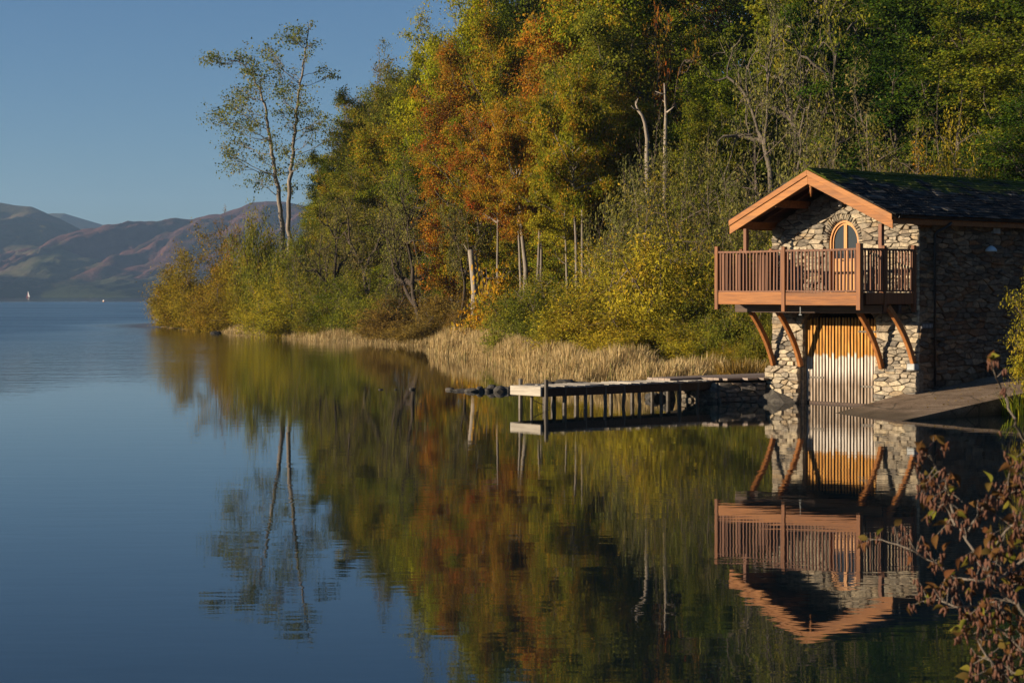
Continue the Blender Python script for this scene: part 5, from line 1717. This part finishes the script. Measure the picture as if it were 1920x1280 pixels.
reed_bed("straw coloured reed fringe along the shore under the willows", [(-35.5,196,.6),(-31,184,.8),(-26.5,171.5,1.0),(-21.5,158.5,1.5),(-15.5,142,1.8),(-11.8,131,1.8),(-6.8,122.5,1.5),(-4.6,118.5,1.2)], 26000, .3, .7, 1)
reed_bed("tall straw coloured reed bed in front of the amber saplings", [(-4.2,115,.5),(-3.6,108,1.2),(-2.8,103,1.6),(-1.6,98,1.6),(0.2,92,1.2)], 22000, .5, 1.1, 2)
reed_bed("pale reed bed behind the plank jetty", [(-0.4,90,.8),(1.0,80,1.1),(2.7,73.5,1.7),(4.0,69,2.1),(5.6,65.5,2.2),(7.2,64,2.0),(8.4,64.5,1.2)], 50000, .30, .82, 3)
# dark green tussock by the slipway
def tussock(label, cx, cy_, rad, n, h0, h1, seed, mat, name="sedge_tuft"):
    rs = RS(seed); az = rs.uniform(0, 6.28, n); q = rad*np.sqrt(rs.uniform(0, 1, n)); x = cx+q*np.cos(az); y = cy_+q*np.sin(az)
    z = np.zeros(n)+max(-.05, gz(cx, cy_)); h = rs.uniform(h0, h1, n); o_az = az+rs.normal(0, .5, n); ln = rs.uniform(.1, .7, n)
    px_, py_ = -np.sin(o_az), np.cos(o_az); wd = .012; Vs = []
    for t, w in ((0, 1), (.5, 1), (.8, .7), (1, .1)):
        c = np.stack([x+np.cos(o_az)*h*ln*t*t, y+np.sin(o_az)*h*ln*t*t, z+h*t*(1-.35*ln*t)], 1)
        e = np.stack([px_*wd*w, py_*wd*w, 0*px_], 1); Vs += [c-e, c+e]
    V = np.stack(Vs, 1).reshape(-1, 3); b = np.arange(n)[:, None]*8
    F = np.concatenate([b+np.array([0,1,3,2]), b+np.array([2,3,5,4]), b+np.array([4,5,7,6])])
    o = link(name, np_mesh(name, V, [F]), None, mat); tag(o, label, "grass", kind="stuff")
tp_ = BO+UA*5.9+RB*0.2
tussock("rank green grass at the edge of the slipway", tp_.x, tp_.y, .6, 260, .3, .8, 4, L['green'])
tp_ = BO+UA*5.7+RB*2.2
tussock("tufted grass beside the upper slipway", tp_.x, tp_.y, .7, 260, .3, .7, 6, L['olive'])
tussock("dark brown sedge clump behind the stone pier", 7.3, 61.5, .8, 420, .6, 1.1, 5, L['brown'])

# ------------------------------------------------------------------ far things on the lake
sb = empty("sailing_boat", (px2w(53, 2300), 2300, 0)); tag(sb, "tiny sailing boat with white sail far out on the lake", "sailing boat")
hm = MB(); hm.add([(-2.6,0,.75),(-1.5,-.9,.7),(1.8,-.8,.7),(1.8,.8,.7),(-1.5,.9,.7),(-2.2,0,-.1),(-1.2,-.5,-.1),(1.6,-.5,-.1),(1.6,.5,-.1),(-1.2,.5,-.1)],
   [(0,1,2,3,4),(0,5,6,1),(1,6,7,2),(2,7,8,3),(3,8,9,4),(4,9,5,0),(5,9,8,7,6)]); hm.build("hull", M['dark_hull'], sb)
MB().tube([(-.4,0,.6),(-.4,0,8.6)], [.07,.04], 6).build("mast", M['white'], sb)
MB().add([(-.3,-.05,1.3),(2.3,-.35,1.4),(-.3,-.05,8.4),(.9,-.45,3.5),(-.3,0.0,1.3),(2.3,-.30,1.4),(-.3,0,8.4),(.9,-.40,3.5)], [(0,1,3),(1,2,3),(0,3,2),(4,7,5),(5,7,6),(4,6,7),(0,4,5,1),(1,5,6,2),(2,6,4,0)]).build("main_sail", M['white'], sb)
MB().add([(-2.4,0,.9),(-.5,-.25,1.2),(-.45,0,7.2),(-2.4,.04,.9),(-.5,-.21,1.2),(-.45,.04,7.2)], [(0,1,2),(3,5,4),(0,3,4,1),(1,4,5,2),(2,5,3,0)]).build("jib_sail", M['dark_hull'], sb)
bu = empty("mooring_buoy", (px2w(195, 960), 960, 0)); tag(bu, "round white and orange mooring buoy on the open lake", "buoy")
def ball(name, mat, par, r, z0, z1, zc):
    pts = []; rr = []
    for k in range(9):
        z = z0+(z1-z0)*k/8; pts.append((0,0,z+zc)); rr.append(max(.01, math.sqrt(max(0, r*r-z*z))))
    MB().tube(pts, rr, 14).build(name, mat, par, 0, True)
ball("float_base", M['orange_paint'], bu, .62, -.6, 0.0, .35); ball("float_top", M['white'], bu, .62, 0.005, .6, .35)
ct = empty("cottage", (px2w(124, 3330), 3330, 14)); tag(ct, "tiny pale cottage at the foot of the far shaded fell", "cottage")
MB().prism([(-5,-6),(5,-6),(5,3.4),(0,3.4),(-5,3.4)], -3, 3).build("wall", M['white'], ct)
cr = MB(); cr.add([(-5.3,-3.4,3.3),(5.3,-3.4,3.3),(5.3,3.4,3.3),(-5.3,3.4,3.3),(-5.3,0,5.8),(5.3,0,5.8)], [(0,1,5,4),(2,3,4,5),(0,4,3),(1,2,5),(0,3,2,1)]); cro = cr.build("roof", M['slate'], ct)
MB().box(3.6,4.5,-.4,.4,5.0,6.6).build("chimney", M['stone_dark'], cro)
for x in (-3,0,3): MB().box(x-.5,x+.5,-3.05,-2.99,1.2,2.4).build("window", M['glass'], ct)

# ------------------------------------------------------------------ alder shrub on the near bank
def alder():
    rs = RS(91); Yb = 8.0
    base = Vector((3.15, 8.3, 0.0)); base.z = gz(base.x, base.y)
    o = empty("alder_shrub", base); tag(o, "alder shrub with withered brown leaves and catkins on the near bank", "shrub")
    Tn = Tubes()
    def W(px, row, Y): return np.array([px2w(px, Y), Y, py2z(row, Y)])-np.array(base)
    main = [
     [(1990,1230),(1920,1148),(1885,1120),(1855,1080),(1810,1010),(1780,965),(1755,930),(1738,905)],
     [(1808,1008),(1830,975),(1850,940),(1875,925),(1905,905)],
     [(1790,985),(1782,940),(1775,905),(1758,880),(1742,848)],
     [(1960,1020),(1905,1060),(1860,1095),(1785,1080),(1745,1055),(1690,1022),(1640,1012)],
     [(1885,1122),(1840,1137),(1795,1140),(1762,1125),(1728,1128)],
     [(2010,920),(1960,870),(1920,825),(1900,785),(1880,735),(1866,700),(1858,676)],
     [(1975,1255),(1920,1220),(1880,1185),(1835,1160),(1815,1155)],
     [(1960,1340),(1895,1275),(1860,1240),(1825,1195),(1800,1188)],
     [(1990,1000),(1940,985),(1895,985),(1862,1030),(1850,1070)],
     [(2020,1100),(1960,1060),(1925,1010),(1900,960),(1890,900),(1905,860)],
     [(2010,1300),(1950,1270),(1905,1262),(1870,1272),(1830,1262)],
     [(2030,1180),(1975,1140),(1935,1095),(1900,1085),(1870,1050)],
     [(1990,1090),(1950,1020),(1935,960),(1925,910),(1935,880)],
     [(2010,1230),(1960,1190),(1915,1185),(1880,1150),(1868,1128)],
    ]
    ends = []
    lf = []; ck = []
    for bi, br in enumerate(main):
        Y0 = Yb+rs.uniform(-.55, .45)
        P = np.array([W(p, r, Y0+.06*k*rs.normal()) for k, (p, r) in enumerate(br)])
        s = np.linspace(0, len(P)-1, len(P)*3)
        Q = np.stack([np.interp(s, np.arange(len(P)), P[:, k]) for k in range(3)], 1)+rs.normal(0, .004, (len(s), 3))
        r0 = .009 if len(br) > 5 else .006
        Tn.add(Q, np.linspace(r0, .0022, len(Q)), 6)
        if br[0][0] > 1950:       # run on down to the root
            st_ = Q[0]; mid = st_*.5+np.array([.05, .1, -.05]); 
            tt = np.linspace(0, 1, 8)[:, None]; bp = (1-tt)**2*np.array([rs.normal(0,.05), rs.normal(0,.05), -.1])+2*tt*(1-tt)*mid+tt**2*st_
            Tn.add(bp, np.linspace(.018, r0, 8), 7)
        for k in range(2, len(Q)):
            for rep in range(2 if bi != 5 else 1):
                if rs.uniform() < (.80 if bi != 5 else .3):
                    d = nrm(nrm(Q[k]-Q[k-1])*.6+rs.normal(0, .7, 3)+np.array([0,0,.1])); ln_ = rs.uniform(.03, .13)
                    tw = path_from(rs, Q[k], d, ln_, 3, .2, 0.02); Tn.add(tw, [.0024, .002, .0016, .0012], 4)
                    for e in (tw[-1], tw[-2], tw[-1]):
                        u = rs.uniform()
                        if u < .55: lf.append((e, nrm(d+rs.normal(0, .6, 3)), rs.uniform(.03, .065)))
                        for _q in range(2):
                            if rs.uniform() < .6: ck.append((e+rs.normal(0,.006,3), rs.uniform(.022, .042)))
        lf.append((Q[-1], nrm(Q[-1]-Q[-2]), .05))
        if bi == 5: shoot = (Q[-1], nrm(Q[-1]-Q[-3]))
    link("branches", Tn.mesh("branches"), o, M['alder_bark'])
    # leaf: pointed oval with a folded, curled blade
    def leafm(seed):
        rk = RS(seed); m = MB(); prof = [0, .28, .42, .44, .34, .16, 0]
        V = []; F = []; curl = rk.uniform(.1, .9); fold = rk.uniform(.15, .7)
        for i, w in enumerate(prof):
            t = i/6; zc = -curl*t*t*.5
            V += [(t, -w*.72*math.cos(fold), zc+w*math.sin(fold)), (t, 0, zc), (t, w*.72*math.cos(fold), zc+w*math.sin(fold))]
        for i in range(6):
            a = i*3; F += [(a, a+3, a+4, a+1), (a+1, a+4, a+5, a+2)]
        me = bpy.data.meshes.new("leaf"); me.from_pydata(V, [], F)
        for p in me.polygons: p.use_smooth = True
        me.materials.append(M['alder_leaf']); return me
    LM = [leafm(k) for k in range(7)]
    order = sorted(range(len(lf)), key=lambda i: -lf[i][2])
    for n_, i in enumerate(order[:296]):
        e, d, s_ = lf[i]
        q = Vector(d).to_track_quat('X', 'Z') @ Quaternion((1, 0, 0), rs.uniform(-1.6, 1.6))
        x = link("leaf", LM[rs.randint(7)], o); x.location = Vector(e); x.rotation_mode = 'QUATERNION'; x.rotation_quaternion = q; x.scale = (s_, s_, s_)
        u = rs.uniform()
        if u < .20: o_mat(x, M['alder_green'])
        elif u < .40: o_mat(x, M['alder_tan'])
    for k_, (tilt_, s_) in enumerate(((.35, .06), (-.5, .055))):
        x = link("leaf", LM[k_], o); x.location = Vector(shoot[0]); x.rotation_mode = 'QUATERNION'
        x.rotation_quaternion = Vector(shoot[1]+np.array([tilt_, -.2, .3])).to_track_quat('X', 'Z') @ Quaternion((1, 0, 0), 1.2-k_); x.scale = (s_, s_, s_); o_mat(x, M['alder_green'])
    cm = MB()
    for e, s_ in ck:
        h = Vector((rs.normal(0, .25), rs.normal(0, .25), -1)).normalized()
        e = Vector(e); cm.tube([e, e+h*s_*.15, e+h*s_*.6, e+h*s_], [.0018, .0055, .0055, .0015], 5)
    k_ = cm.build("catkins", M['alder_catkin'], o, 0, True); k_["kind"] = "stuff"
M['alder_bark'] = m_bark("alder_bark", (0.09,0.075,0.06), (0.26,0.22,0.18), 60)
M['alder_leaf'] = m_leaf("alder_leaf", (0.085,0.038,0.022), (0.17,0.075,0.035), (0.22,0.11,0.04), .1, nscale=8)
M['alder_tan'] = m_leaf("alder_tan", (0.24,0.12,0.04), (0.30,0.17,0.06), (0.2,0.15,0.04), .1, nscale=8)
M['alder_green'] = m_leaf("alder_green", (0.14,0.19,0.025), (0.24,0.28,0.04), (0.26,0.22,0.04), .1, nscale=8)
M['alder_catkin'] = m_plain("alder_catkin", (0.11,0.055,0.038), .9, .1, .4, 40)
alder()

# ------------------------------------------------------------------ haze over the lake
def make_haze():
    m, n, l, out = mat_new("haze_air")
    v = n.new("ShaderNodeVolumePrincipled")
    v.inputs["Color"].default_value = (0.40, 0.64, 1.0, 1)
    v.inputs["Density"].default_value = 0.000075
    v.inputs["Anisotropy"].default_value = 0.1
    l.new(v.outputs[0], out.inputs["Volume"])
    b = MB().box(-2700, 1500, -300, 7200, -12, 370)
    o = b.build("haze", m); tag(o, "thin blue haze hanging over the lake", "haze", kind="stuff")
HAZE = True
if HAZE: make_haze()
